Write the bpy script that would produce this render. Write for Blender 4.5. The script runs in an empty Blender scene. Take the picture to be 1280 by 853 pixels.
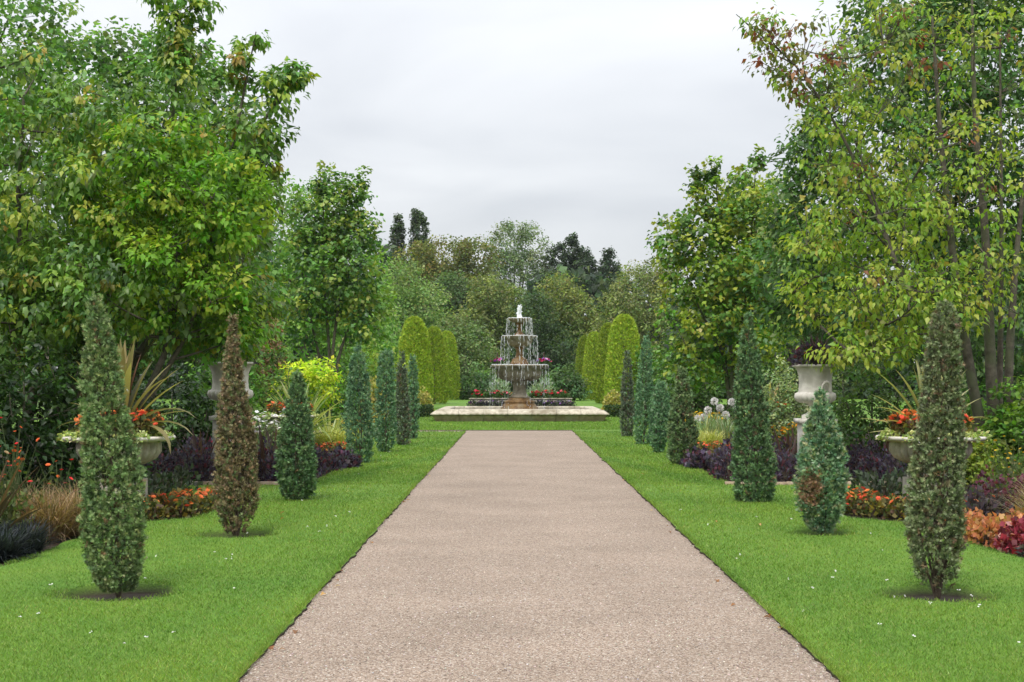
import bpy, math, random
import numpy as np
from mathutils import Matrix, Vector

R = math.radians
rng = np.random.default_rng(7)
random.seed(7)
sc = bpy.context.scene
COL = sc.collection

# ------------------------------------------------------------------ camera
F, VX, VY, H = 1800.0, 644.0, 472.0, 1.65          # focal length and vanishing point in photo pixels, eye height
cd = bpy.data.cameras.new('camera')
cam = bpy.data.objects.new('camera', cd)
COL.objects.link(cam)
cam.location = (0, 0, H)
cam.rotation_euler = (R(90), 0, 0)
cd.sensor_width = 36.0
cd.lens = 36.0 * F / 1280.0
cd.shift_x = (640.0 - VX) / 1280.0
cd.shift_y = (VY - 426.5) / 1280.0
cd.clip_start = 0.1
cd.clip_end = 3000
sc.camera = cam

# ------------------------------------------------------------------ sky, sun, exposure
SUN_EL, SUN_AZ = R(58), R(200)
w = bpy.data.worlds.new('World')
sc.world = w
w.use_nodes = True
nt = w.node_tree
nt.nodes.clear()
def N(t, typ, **kw):
    n = t.nodes.new(typ)
    for k, v in kw.items():
        setattr(n, k, v)
    return n
wo = N(nt, 'ShaderNodeOutputWorld')
bg = N(nt, 'ShaderNodeBackground')
bg.inputs['Strength'].default_value = 0.1
sky = N(nt, 'ShaderNodeTexSky', sky_type='NISHITA')
sky.sun_disc = False
sky.sun_elevation = SUN_EL
sky.sun_rotation = SUN_AZ
tc = N(nt, 'ShaderNodeTexCoord')
sep = N(nt, 'ShaderNodeSeparateXYZ')
nt.links.new(tc.outputs['Generated'], sep.inputs[0])
zc = N(nt, 'ShaderNodeMath', operation='MAXIMUM'); zc.inputs[1].default_value = 0.0
nt.links.new(sep.outputs['Z'], zc.inputs[0])
zo = N(nt, 'ShaderNodeMath', operation='ADD'); zo.inputs[1].default_value = 0.16
nt.links.new(zc.outputs[0], zo.inputs[0])
dx = N(nt, 'ShaderNodeMath', operation='DIVIDE'); dy = N(nt, 'ShaderNodeMath', operation='DIVIDE')
nt.links.new(sep.outputs['X'], dx.inputs[0]); nt.links.new(zo.outputs[0], dx.inputs[1])
nt.links.new(sep.outputs['Y'], dy.inputs[0]); nt.links.new(zo.outputs[0], dy.inputs[1])
cmb = N(nt, 'ShaderNodeCombineXYZ')
nt.links.new(dx.outputs[0], cmb.inputs[0]); nt.links.new(dy.outputs[0], cmb.inputs[1])
nz = N(nt, 'ShaderNodeTexNoise'); nz.inputs['Scale'].default_value = 1.15; nz.inputs['Detail'].default_value = 5
nz.inputs['Roughness'].default_value = 0.45; nz.inputs['Distortion'].default_value = 0.4
nt.links.new(cmb.outputs[0], nz.inputs['Vector'])
rp = N(nt, 'ShaderNodeValToRGB')
rp.color_ramp.elements[0].position = 0.40; rp.color_ramp.elements[0].color = (0.70, 0.72, 0.755, 1)
rp.color_ramp.elements[1].position = 0.64; rp.color_ramp.elements[1].color = (0.87, 0.885, 0.905, 1)
nt.links.new(nz.outputs['Fac'], rp.inputs['Fac'])
gr = N(nt, 'ShaderNodeMath', operation='MULTIPLY_ADD')       # overcast sky: brighter overhead than at the horizon
gr.inputs[1].default_value = 10.4; gr.inputs[2].default_value = 4.5
nt.links.new(zc.outputs[0], gr.inputs[0])
sc_ = N(nt, 'ShaderNodeVectorMath', operation='SCALE')
nt.links.new(rp.outputs['Color'], sc_.inputs[0]); nt.links.new(gr.outputs[0], sc_.inputs['Scale'])
mx = N(nt, 'ShaderNodeMix', data_type='RGBA'); mx.inputs['Factor'].default_value = 0.92
nt.links.new(sky.outputs['Color'], mx.inputs['A']); nt.links.new(sc_.outputs['Vector'], mx.inputs['B'])
nt.links.new(mx.outputs['Result'], bg.inputs['Color'])
nt.links.new(bg.outputs[0], wo.inputs[0])

sd = bpy.data.lights.new('sun', 'SUN')
sd.energy = 1.5
sd.angle = R(18)
sd.color = (1.0, 0.96, 0.90)
sun = bpy.data.objects.new('sun', sd)
COL.objects.link(sun)
_d = Vector((math.sin(SUN_AZ) * math.cos(SUN_EL), math.cos(SUN_AZ) * math.cos(SUN_EL), math.sin(SUN_EL)))
sun.rotation_euler = _d.to_track_quat('Z', 'Y').to_euler()

sc.view_settings.view_transform = 'Standard'
sc.view_settings.look = 'None'
sc.view_settings.exposure = 0.85
sc.view_settings.gamma = 1.0
sc.view_settings.use_curve_mapping = False
sc.render.engine = 'CYCLES'
cy = sc.cycles
cy.use_denoising = True
cy.denoiser = 'OPENIMAGEDENOISE'
cy.max_bounces = 6
cy.diffuse_bounces = 4
cy.glossy_bounces = 2
cy.transmission_bounces = 4
cy.transparent_max_bounces = 4
cy.caustics_reflective = False
cy.caustics_refractive = False
cy.use_adaptive_sampling = False

# ------------------------------------------------------------------ helpers
def wp(px, py, Y):
    """photo pixel at distance Y -> world point"""
    return np.array([(px - VX) * Y / F, Y, H - (py - VY) * Y / F])

def nrm(a):
    return a / np.maximum(np.linalg.norm(a, axis=-1, keepdims=True), 1e-9)

def make_mesh(name, V, T, C=None, smooth=False):
    V = np.ascontiguousarray(V, np.float32)
    T = np.ascontiguousarray(T, np.int32)
    me = bpy.data.meshes.new(name)
    me.vertices.add(len(V)); me.vertices.foreach_set('co', V.ravel())
    k = T.shape[1]
    me.loops.add(T.size); me.loops.foreach_set('vertex_index', T.ravel())
    me.polygons.add(len(T)); me.polygons.foreach_set('loop_start', np.arange(0, T.size, k, dtype=np.int32))
    if C is not None:
        a = me.attributes.new('Col', 'FLOAT_COLOR', 'POINT')
        C4 = np.ones((len(V), 4), np.float32); C4[:, :3] = C
        a.data.foreach_set('color', C4.ravel())
    me.update(calc_edges=True)
    if smooth:
        me.polygons.foreach_set('use_smooth', np.ones(len(T), bool))
    return me

def link(name, me, mat=None, parent=None, loc=None):
    o = bpy.data.objects.new(name, me)
    COL.objects.link(o)
    if me is not None and mat is not None and len(me.materials) == 0:
        me.materials.append(mat)
    if parent is not None:
        o.parent = parent
    if loc is not None:
        o.location = [float(v) for v in loc]
    return o

def tag(o, label=None, cat=None, group=None, kind=None):
    if label: o['label'] = label
    if cat: o['category'] = cat
    if group: o['group'] = group
    if kind: o['kind'] = kind
    return o

def thing(name, label, cat, loc, group=None):
    return tag(link(name, None, loc=loc), label, cat, group)

class MB:
    """collects triangles; vertex colours optional"""
    def __init__(s):
        s.V, s.T, s.C, s.n = [], [], [], 0
    def add(s, V, T, C=None):
        V = np.asarray(V, float); T = np.asarray(T, int)
        s.V.append(V); s.T.append(T + s.n)
        if C is None: C = np.zeros((len(V), 3))
        C = np.asarray(C, float)
        if C.ndim == 1: C = np.tile(C, (len(V), 1))
        s.C.append(C); s.n += len(V)
        return s
    def quads(s, V, Q, C=None):
        Q = np.asarray(Q, int)
        return s.add(V, np.concatenate([Q[:, [0, 1, 2]], Q[:, [0, 2, 3]]]), C)
    def box(s, x0, x1, y0, y1, z0, z1, C=None):
        V = [(x, y, z) for x in (x0, x1) for y in (y0, y1) for z in (z0, z1)]
        Q = [(0, 1, 3, 2), (4, 6, 7, 5), (0, 4, 5, 1), (2, 3, 7, 6), (0, 2, 6, 4), (1, 5, 7, 3)]
        return s.quads(V, Q, C)
    def tube(s, P, r, sides=5, C=None):
        P = np.asarray(P, float); n = len(P)
        r = np.broadcast_to(np.asarray(r, float), (n,))
        d = nrm(np.gradient(P, axis=0))
        ref = np.array([0.31, 0.17, 0.93]) if abs(d[0] @ np.array([0.31, 0.17, 0.93])) < 0.9 else np.array([1., 0, 0])
        x = nrm(np.cross(d, ref)); y = np.cross(d, x)
        a = np.arange(sides) * 2 * math.pi / sides
        V = P[:, None] + r[:, None, None] * (np.cos(a)[None, :, None] * x[:, None] + np.sin(a)[None, :, None] * y[:, None])
        i = np.arange(n - 1)[:, None] * sides; j = np.arange(sides)[None]; k = (j + 1) % sides
        Q = np.stack([i + j, i + k, i + sides + k, i + sides + j], -1).reshape(-1, 4)
        return s.quads(V.reshape(-1, 3), Q, C)
    def lathe(s, prof, seg=48, flute=None, C=None, c=(0, 0)):
        """prof: list of (r, z[, flute depth]); closed surface of revolution"""
        prof = [p if len(p) == 3 else (p[0], p[1], 0.0) for p in prof]
        n = len(prof)
        a = np.arange(seg) * 2 * math.pi / seg
        V = np.zeros((n, seg, 3))
        for i, (r, z, fd) in enumerate(prof):
            rr = r * (1 - fd * (0.5 + 0.5 * np.cos(a * flute)) ** 3) if flute else r + 0 * a
            V[i, :, 0] = c[0] + rr * np.cos(a); V[i, :, 1] = c[1] + rr * np.sin(a); V[i, :, 2] = z
        i = np.arange(n - 1)[:, None] * seg; j = np.arange(seg)[None]; k = (j + 1) % seg
        Q = np.stack([i + j, i + k, i + seg + k, i + seg + j], -1).reshape(-1, 4)
        return s.quads(V.reshape(-1, 3), Q, C)
    def mesh(s, name, smooth=False):
        return make_mesh(name, np.concatenate(s.V), np.concatenate(s.T), np.concatenate(s.C), smooth)
    def build(s, name, mat, parent=None, loc=None, smooth=False):
        return link(name, s.mesh(name, smooth), mat, parent, loc)

# leaf shapes: y runs along the leaf, z is its upper face
LEAF4 = (np.array([(0, 0, 0), (-.30, .38, .10), (.30, .38, .10), (0, 1, -.16), (0, .45, .0)]),
         np.array([(0, 4, 1), (0, 2, 4), (1, 4, 3), (4, 2, 3)]))
LEAF2 = (np.array([(0, 0, 0), (-.33, .42, .10), (.33, .42, .10), (0, 1, -.08)]), np.array([(0, 3, 1), (0, 2, 3)]))
BROAD2 = (np.array([(0, 0, 0), (-.48, .5, .12), (.48, .5, .12), (0, 1, -.10)]), np.array([(0, 3, 1), (0, 2, 3)]))
NARROW2 = (np.array([(0, 0, 0), (-.14, .45, .05), (.14, .45, .05), (0, 1, -.06)]), np.array([(0, 3, 1), (0, 2, 3)]))
def _sprig():
    V, T = [], []
    for ax, ay, l in [(0, .05, 1.0), (-.37, .18, .78), (.37, -.16, .82)]:
        b = len(V); tip = np.array([ax, l, ay])
        V += [tip * .1 + (-.13, 0, .04), tip * .1 + (.13, 0, -.04), tip]; T += [(b, b + 1, b + 2)]
    return np.array(V), np.array(T)
SPRIG = _sprig()

def frames(d, n):
    y = nrm(d); x = nrm(np.cross(y, n)); z = np.cross(x, y)
    return np.stack([x, y, z], -1)                        # columns

def scatter(mb, T, P, d, n, s, C):
    """place leaf shape T at every P, pointing along d with upper face n, scaled s, coloured C"""
    M = frames(d, n)
    s = np.asarray(s)
    if s.ndim == 1: s = s[:, None]
    v = T[0][None] * (s[:, None] if s.shape[1] == 3 else s[:, :, None])
    V = P[:, None] + np.einsum('nij,nkj->nki', M, v)
    k = len(T[0])
    TT = T[1][None] + (np.arange(len(P)) * k)[:, None, None]
    mb.add(V.reshape(-1, 3), TT.reshape(-1, 3), np.repeat(C, k, axis=0))

def rdir(n):
    return nrm(rng.normal(size=(n, 3)))

def shades(pal, n, jit=.18):
    """n colours picked from a palette [(weight, (r,g,b)), ...] with leaf to leaf variation"""
    wts = np.array([p[0] for p in pal], float); wts /= wts.sum()
    c = np.array([p[1] for p in pal])[rng.choice(len(pal), n, p=wts)]
    c = c * np.exp(rng.normal(0, jit, (n, 1))) * np.exp(rng.normal(0, jit * .35, (n, 3)))
    return np.clip(c, 0.003, 0.85)

# ------------------------------------------------------------------ materials
def new_mat(name):
    m = bpy.data.materials.new(name); m.use_nodes = True
    t = m.node_tree; t.nodes.clear()
    return m, t, N(t, 'ShaderNodeOutputMaterial')

def leaf_mat(name, rough=.5, spec=.35, trans=.3, obj_colour=False, tint=(1.15, 1.25, .6)):
    m, t, o = new_mat(name)
    if obj_colour:
        a = N(t, 'ShaderNodeObjectInfo').outputs['Color']
    else:
        a = N(t, 'ShaderNodeAttribute', attribute_name='Col').outputs['Color']
    b = N(t, 'ShaderNodeBsdfPrincipled')
    b.inputs['Roughness'].default_value = rough
    b.inputs['Specular IOR Level'].default_value = spec
    t.links.new(a, b.inputs['Base Color'])
    if trans > 0:
        tr = N(t, 'ShaderNodeBsdfTranslucent')
        mu = N(t, 'ShaderNodeMix', data_type='RGBA', blend_type='MULTIPLY'); mu.inputs['Factor'].default_value = 1
        mu.inputs['B'].default_value = (*tint, 1)
        t.links.new(a, mu.inputs['A']); t.links.new(mu.outputs['Result'], tr.inputs['Color'])
        ms = N(t, 'ShaderNodeMixShader'); ms.inputs[0].default_value = trans
        t.links.new(b.outputs[0], ms.inputs[1]); t.links.new(tr.outputs[0], ms.inputs[2])
        t.links.new(ms.outputs[0], o.inputs[0])
    else:
        t.links.new(b.outputs[0], o.inputs[0])
    return m

def noise_mat(name, c0, c1, scale=8, rough=.85, bump=.3, bscale=None, c2=None, scale2=1.2, detail=6, metal=0, spec=.3, bdist=.01):
    m, t, o = new_mat(name)
    tcn = N(t, 'ShaderNodeTexCoord')
    n1 = N(t, 'ShaderNodeTexNoise'); n1.inputs['Scale'].default_value = scale; n1.inputs['Detail'].default_value = detail
    n1.inputs['Roughness'].default_value = .65
    t.links.new(tcn.outputs['Object'], n1.inputs['Vector'])
    r = N(t, 'ShaderNodeValToRGB')
    r.color_ramp.elements[0].position = .35; r.color_ramp.elements[0].color = (*c0, 1)
    r.color_ramp.elements[1].position = .68; r.color_ramp.elements[1].color = (*c1, 1)
    t.links.new(n1.outputs['Fac'], r.inputs['Fac'])
    col = r.outputs['Color']
    if c2 is not None:
        n2 = N(t, 'ShaderNodeTexNoise'); n2.inputs['Scale'].default_value = scale2; n2.inputs['Detail'].default_value = 5
        t.links.new(tcn.outputs['Object'], n2.inputs['Vector'])
        r2 = N(t, 'ShaderNodeValToRGB'); r2.color_ramp.elements[0].position = .5; r2.color_ramp.elements[1].position = .68
        t.links.new(n2.outputs['Fac'], r2.inputs['Fac'])
        mm = N(t, 'ShaderNodeMix', data_type='RGBA'); mm.inputs['B'].default_value = (*c2, 1)
        t.links.new(r2.outputs['Color'], mm.inputs['Factor']); t.links.new(col, mm.inputs['A'])
        col = mm.outputs['Result']
    b = N(t, 'ShaderNodeBsdfPrincipled'); b.inputs['Roughness'].default_value = rough
    b.inputs['Specular IOR Level'].default_value = spec; b.inputs['Metallic'].default_value = metal
    t.links.new(col, b.inputs['Base Color'])
    if bump:
        nb = N(t, 'ShaderNodeTexNoise'); nb.inputs['Scale'].default_value = bscale or scale * 3; nb.inputs['Detail'].default_value = 5
        t.links.new(tcn.outputs['Object'], nb.inputs['Vector'])
        bp = N(t, 'ShaderNodeBump'); bp.inputs['Strength'].default_value = bump; bp.inputs['Distance'].default_value = bdist
        t.links.new(nb.outputs['Fac'], bp.inputs['Height']); t.links.new(bp.outputs[0], b.inputs['Normal'])
    t.links.new(b.outputs[0], o.inputs[0])
    return m

def gravel_mat():
    m, t, o = new_mat('resin_bound_gravel')
    tcn = N(t, 'ShaderNodeTexCoord')
    v = N(t, 'ShaderNodeTexVoronoi'); v.inputs['Scale'].default_value = 120
    t.links.new(tcn.outputs['Object'], v.inputs['Vector'])
    s = N(t, 'ShaderNodeSeparateColor'); t.links.new(v.outputs['Color'], s.inputs[0])
    r = N(t, 'ShaderNodeValToRGB'); cr = r.color_ramp
    cr.interpolation = 'LINEAR'
    cr.elements[0].position = 0; cr.elements[0].color = (.085, .06, .045, 1)
    cr.elements[1].position = 1; cr.elements[1].color = (.50, .46, .41, 1)
    for p, c in ((.2, (.185, .137, .10)), (.45, (.268, .203, .153)), (.7, (.315, .243, .186)), (.88, (.39, .322, .26))):
        e = cr.elements.new(p); e.color = (*c, 1)
    t.links.new(s.outputs[0], r.inputs['Fac'])
    n = N(t, 'ShaderNodeTexNoise'); n.inputs['Scale'].default_value = .9; n.inputs['Detail'].default_value = 6
    t.links.new(tcn.outputs['Object'], n.inputs['Vector'])
    r2 = N(t, 'ShaderNodeValToRGB'); r2.color_ramp.elements[0].position = .3; r2.color_ramp.elements[0].color = (.84, .82, .80, 1)
    r2.color_ramp.elements[1].position = .7; r2.color_ramp.elements[1].color = (1.08, 1.06, 1.05, 1)
    t.links.new(n.outputs['Fac'], r2.inputs['Fac'])
    mu = N(t, 'ShaderNodeMix', data_type='RGBA', blend_type='MULTIPLY'); mu.inputs['Factor'].default_value = 1
    t.links.new(r.outputs['Color'], mu.inputs['A']); t.links.new(r2.outputs['Color'], mu.inputs['B'])
    b = N(t, 'ShaderNodeBsdfPrincipled'); b.inputs['Roughness'].default_value = .75; b.inputs['Specular IOR Level'].default_value = .3
    t.links.new(mu.outputs['Result'], b.inputs['Base Color'])
    bp = N(t, 'ShaderNodeBump'); bp.inputs['Strength'].default_value = .6; bp.inputs['Distance'].default_value = .006; bp.invert = True
    t.links.new(v.outputs['Distance'], bp.inputs['Height']); t.links.new(bp.outputs[0], b.inputs['Normal'])
    t.links.new(b.outputs[0], o.inputs[0])
    return m

def lawn_mat():
    """turf with bare soil where the attribute Col says so"""
    m, t, o = new_mat('mown_turf')
    tcn = N(t, 'ShaderNodeTexCoord')
    n1 = N(t, 'ShaderNodeTexNoise'); n1.inputs['Scale'].default_value = 70; n1.inputs['Detail'].default_value = 5
    n2 = N(t, 'ShaderNodeTexNoise'); n2.inputs['Scale'].default_value = 1.3; n2.inputs['Detail'].default_value = 9; n2.inputs['Roughness'].default_value = .7
    t.links.new(tcn.outputs['Object'], n1.inputs['Vector']); t.links.new(tcn.outputs['Object'], n2.inputs['Vector'])
    r = N(t, 'ShaderNodeValToRGB')
    r.color_ramp.elements[0].position = .3; r.color_ramp.elements[0].color = (.058, .128, .014, 1)
    r.color_ramp.elements[1].position = .72; r.color_ramp.elements[1].color = (.150, .275, .036, 1)
    t.links.new(n1.outputs['Fac'], r.inputs['Fac'])
    r2 = N(t, 'ShaderNodeValToRGB')
    r2.color_ramp.elements[0].position = .35; r2.color_ramp.elements[0].color = (.78, .90, .8, 1)
    r2.color_ramp.elements[1].position = .68; r2.color_ramp.elements[1].color = (1.2, 1.05, 1.0, 1)
    t.links.new(n2.outputs['Fac'], r2.inputs['Fac'])
    mu = N(t, 'ShaderNodeMix', data_type='RGBA', blend_type='MULTIPLY'); mu.inputs['Factor'].default_value = 1
    t.links.new(r.outputs['Color'], mu.inputs['A']); t.links.new(r2.outputs['Color'], mu.inputs['B'])
    a = N(t, 'ShaderNodeAttribute', attribute_name='Col')
    mm = N(t, 'ShaderNodeMix', data_type='RGBA'); mm.inputs['B'].default_value = (.036, .026, .018, 1)
    t.links.new(a.outputs['Fac'], mm.inputs['Factor']); t.links.new(mu.outputs['Result'], mm.inputs['A'])
    b = N(t, 'ShaderNodeBsdfPrincipled'); b.inputs['Roughness'].default_value = .8; b.inputs['Specular IOR Level'].default_value = .2
    t.links.new(mm.outputs['Result'], b.inputs['Base Color'])
    bp = N(t, 'ShaderNodeBump'); bp.inputs['Strength'].default_value = .5; bp.inputs['Distance'].default_value = .02
    t.links.new(n1.outputs['Fac'], bp.inputs['Height']); t.links.new(bp.outputs[0], b.inputs['Normal'])
    t.links.new(b.outputs[0], o.inputs[0])
    return m

def water_mat(name, white):
    m, t, o = new_mat(name)
    b = N(t, 'ShaderNodeBsdfPrincipled')
    b.inputs['Base Color'].default_value = (.86, .89, .92, 1); b.inputs['Roughness'].default_value = .15
    b.inputs['Transmission Weight'].default_value = 1 - white; b.inputs['IOR'].default_value = 1.33
    t.links.new(b.outputs[0], o.inputs[0])
    return m

M_LEAF = leaf_mat('leaf_matt', .55, .3, .42)
M_GLOSS = leaf_mat('leaf_glossy', .38, .42, .34)
M_NEEDLE = leaf_mat('needle_foliage', .65, .2, .16, tint=(1.0, 1.1, .7))
M_GRASS = leaf_mat('grass_blade', .55, .25, .35)
M_PETAL = leaf_mat('petal', .5, .25, .35, tint=(1.1, 1.0, 1.0))
M_OBJLEAF = leaf_mat('single_leaf', .45, .4, .40, obj_colour=True)
M_OBJPETAL = leaf_mat('single_flower', .5, .25, .3, obj_colour=True, tint=(1.1, 1.0, 1.0))
M_BARK = noise_mat('bark', (.060, .052, .038), (.16, .14, .105), 9, .9, .8, 30, c2=(.10, .115, .06), scale2=2.5)
M_TWIG = noise_mat('twig', (.07, .05, .035), (.15, .115, .085), 20, .85, .3)
M_SOIL = noise_mat('dug_soil', (.022, .015, .010), (.065, .045, .030), 14, .95, .9, 40, bdist=.03)
M_STONE = noise_mat('weathered_stone', (.30, .27, .215), (.50, .46, .385), 11, .85, .35, 60, c2=(.20, .185, .14), scale2=2.6)
M_PALE = noise_mat('pale_cast_stone', (.52, .485, .425), (.68, .645, .58), 9, .85, .3, 60, c2=(.40, .375, .315), scale2=3)
M_COPE = noise_mat('lichened_coping_stone', (.34, .30, .225), (.60, .54, .435), 7, .85, .5, 30, c2=(.24, .20, .14), scale2=1.8)
M_WET = noise_mat('damp_algae_stone', (.26, .185, .12), (.48, .375, .265), 5, .6, .4, 30, c2=(.36, .32, .24), scale2=1.3)
M_RUST = noise_mat('iron_stained_stone', (.085, .042, .012), (.27, .150, .045), 6, .5, .4, 40, c2=(.20, .15, .08), scale2=3.0)
M_FSTONE = noise_mat('fountain_stone', (.20, .165, .115), (.38, .33, .25), 9, .7, .4, 50, c2=(.13, .105, .065), scale2=2.2)
M_GRAVEL = gravel_mat()
M_LAWN = lawn_mat()
M_ROUGH = noise_mat('rough_grass', (.035, .075, .015), (.10, .16, .035), 3, .9, .3)
M_FOAM = water_mat('aerated_water', .92)
M_FALL = water_mat('falling_water', .75)
M_POOL = water_mat('pool_water', .12)

# ------------------------------------------------------------------ ground, path, lawns, beds
EDGE_L, EDGE_R = -1.48, 1.735
g = MB(); g.quads([(-420, -60, -.07), (420, -60, -.07), (420, 600, -.07), (-420, 600, -.07)], [(0, 1, 2, 3)])
tag(g.build('ground', M_ROUGH), kind='structure')
g = MB(); g.quads([(EDGE_L - .3, -6, .027), (EDGE_R + .3, -6, .027), (EDGE_R + .3, 44.1, .027), (EDGE_L - .3, 44.1, .027)], [(0, 1, 2, 3)])
tag(g.build('gravel_path', M_GRAVEL), kind='structure')
g = MB(); g.quads([(-14, 42.5, .027), (EDGE_L - .3, 42.5, .027), (EDGE_L - .3, 44.1, .027), (-14, 44.1, .027)], [(0, 1, 2, 3)])
tag(g.build('cross_path', M_GRAVEL), kind='structure')

def vnoise(x, seed, scale):
    """smooth 1-D noise"""
    r_ = np.random.default_rng(seed); t_ = r_.normal(size=4096)
    u = np.asarray(x) * scale + 500; i = np.floor(u).astype(int); f = u - i; f = f * f * (3 - 2 * f)
    return t_[i % 4096] * (1 - f) + t_[(i + 1) % 4096] * f

def bed_edge(Y, side):
    """distance from the axis at which the lawn gives way to planting"""
    Y = np.asarray(Y, float)
    e = np.interp(Y, [-10, 12.2, 13.6, 15.0, 15.9, 16.4, 18.2, 18.9, 19.6, 21.35, 21.4, 26.4, 26.45, 28.2, 28.9, 32.5, 33.5, 38, 60],
                  [4.5, 4.36, 4.26, 4.3, 4.1, 3.6, 3.6, 4.2, 5.3, 5.4, 3.05, 3.05, 4.3, 4.3, 3.55, 3.55, 4.0, 3.9, 3.9])
    return e + (.13 if side > 0 else 0)

holes = []                                            # soil cut round the foot of a juniper: x, y, radius
def lawn(name, side, y1):
    ys = [-5.0]
    while ys[-1] < y1: ys.append(ys[-1] + (.05 if 7 < ys[-1] < 20 else .16))
    ys = np.array(ys); ys[-1] = y1
    inner = (EDGE_R if side > 0 else -EDGE_L) + .012 * vnoise(ys, 3 + side, 1.6) + .009 * vnoise(ys, 9 + side, 7) + .005 * vnoise(ys, 19 + side, 21)
    outer = bed_edge(ys, side) + .05 * vnoise(ys, 13 + side, 1.5)
    nu = 64
    u = np.linspace(0, 1, nu)
    X = inner[:, None] + (outer - inner)[:, None] * u[None]
    Y = np.repeat(ys[:, None], nu, 1)
    Z = .05 + .004 * vnoise(X * .7 + Y * .4, 21, .5)
    X = X * side
    C = np.zeros((len(ys), nu))
    for hx, hy, hr in holes:
        d = np.hypot(X - hx, (Y - hy)) / hr + .07 * vnoise(np.arctan2(Y - hy, X - hx), 31, 2)
        k = np.clip((1.12 - d) / .14, 0, 1)
        Z = Z * (1 - k) - .03 * k; C = np.maximum(C, k)
    # turned-down edges
    Zi = np.full((len(ys), 1), -.03)
    X = np.concatenate([X[:, :1] - .012 * side, X[:, :1] - .005 * side, X, X[:, -1:] + .02 * side], 1)
    Y = np.concatenate([Y[:, :1], Y[:, :1], Y, Y[:, -1:]], 1)
    Zi2 = np.full((len(ys), 1), -.004)
    Z = np.concatenate([Zi2, Zi2 + .043, Z, Zi], 1)
    C = np.concatenate([np.ones_like(Zi), np.ones_like(Zi), C, np.ones_like(Zi)], 1)
    nu += 3
    V = np.stack([X, Y, Z], -1).reshape(-1, 3)
    i = np.arange(len(ys) - 1)[:, None] * nu; j = np.arange(nu - 1)[None]
    Q = np.stack([i + j, i + j + 1, i + nu + j + 1, i + nu + j], -1).reshape(-1, 4)
    if side < 0: Q = Q[:, ::-1]
    m = MB(); m.quads(V, Q, np.repeat(C.reshape(-1, 1), 3, 1))
    o = m.build(name, M_LAWN, smooth=True)
    tag(o, kind='structure')

def grass_blades(name, side, n, label):
    """short blades standing in the turf, thinning out with distance"""
    y = 1 / (1 / 7.2 + rng.random(n) * (1 / 43 - 1 / 7.2))
    inner = (EDGE_R if side > 0 else -EDGE_L) - .008
    outer = bed_edge(y, side) + .05
    x = inner + (outer - inner) * rng.random(n)
    k = int(n * .045)                                   # ragged growth along the path edge
    x[:k] = inner + np.abs(rng.normal(0, .02, k))
    keep = np.abs((x * side - 0) * F / y) < 980
    for hx, hy, hr in holes:
        keep &= np.hypot(x * side - hx, y - hy) > hr * (1.0 + .1 * rng.normal(size=n))
    x, y = x[keep], y[keep]; n = len(x)
    sz = np.clip(y / 11, .75, 2.2)
    h = (.017 + .012 * rng.random(n)) * np.clip(sz, 1, 1.5)
    lean = rng.normal(0, .7, (n, 2)) * h[:, None]
    a = rng.random(n) * math.pi; wd = .0036 * sz
    b = np.stack([x * side, y, np.full(n, .045)], -1)
    o = np.stack([np.cos(a) * wd, np.sin(a) * wd, 0 * a], -1)
    tip = b + np.concatenate([lean, h[:, None]], 1)
    V = np.stack([b - o, b + o, tip], 1).reshape(-1, 3)
    patch = vnoise(x * 1.7 + y * .3, 41, 1.4) + vnoise(y, 42, .9)
    c = shades([(5, (.138, .246, .034)), (3, (.190, .300, .050)), (2, (.100, .190, .030)), (.8, (.27, .30, .10))], n, .2)
    c *= (1 + .07 * np.clip(patch, -2, 2))[:, None]
    c[:, 0] *= 1 + .06 * np.clip(patch, -2, 2)
    tag(link(name, make_mesh(name, V, np.arange(3 * n).reshape(-1, 3), np.repeat(c, 3, 0)), M_GRASS), label, 'grass', kind='stuff')

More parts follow.
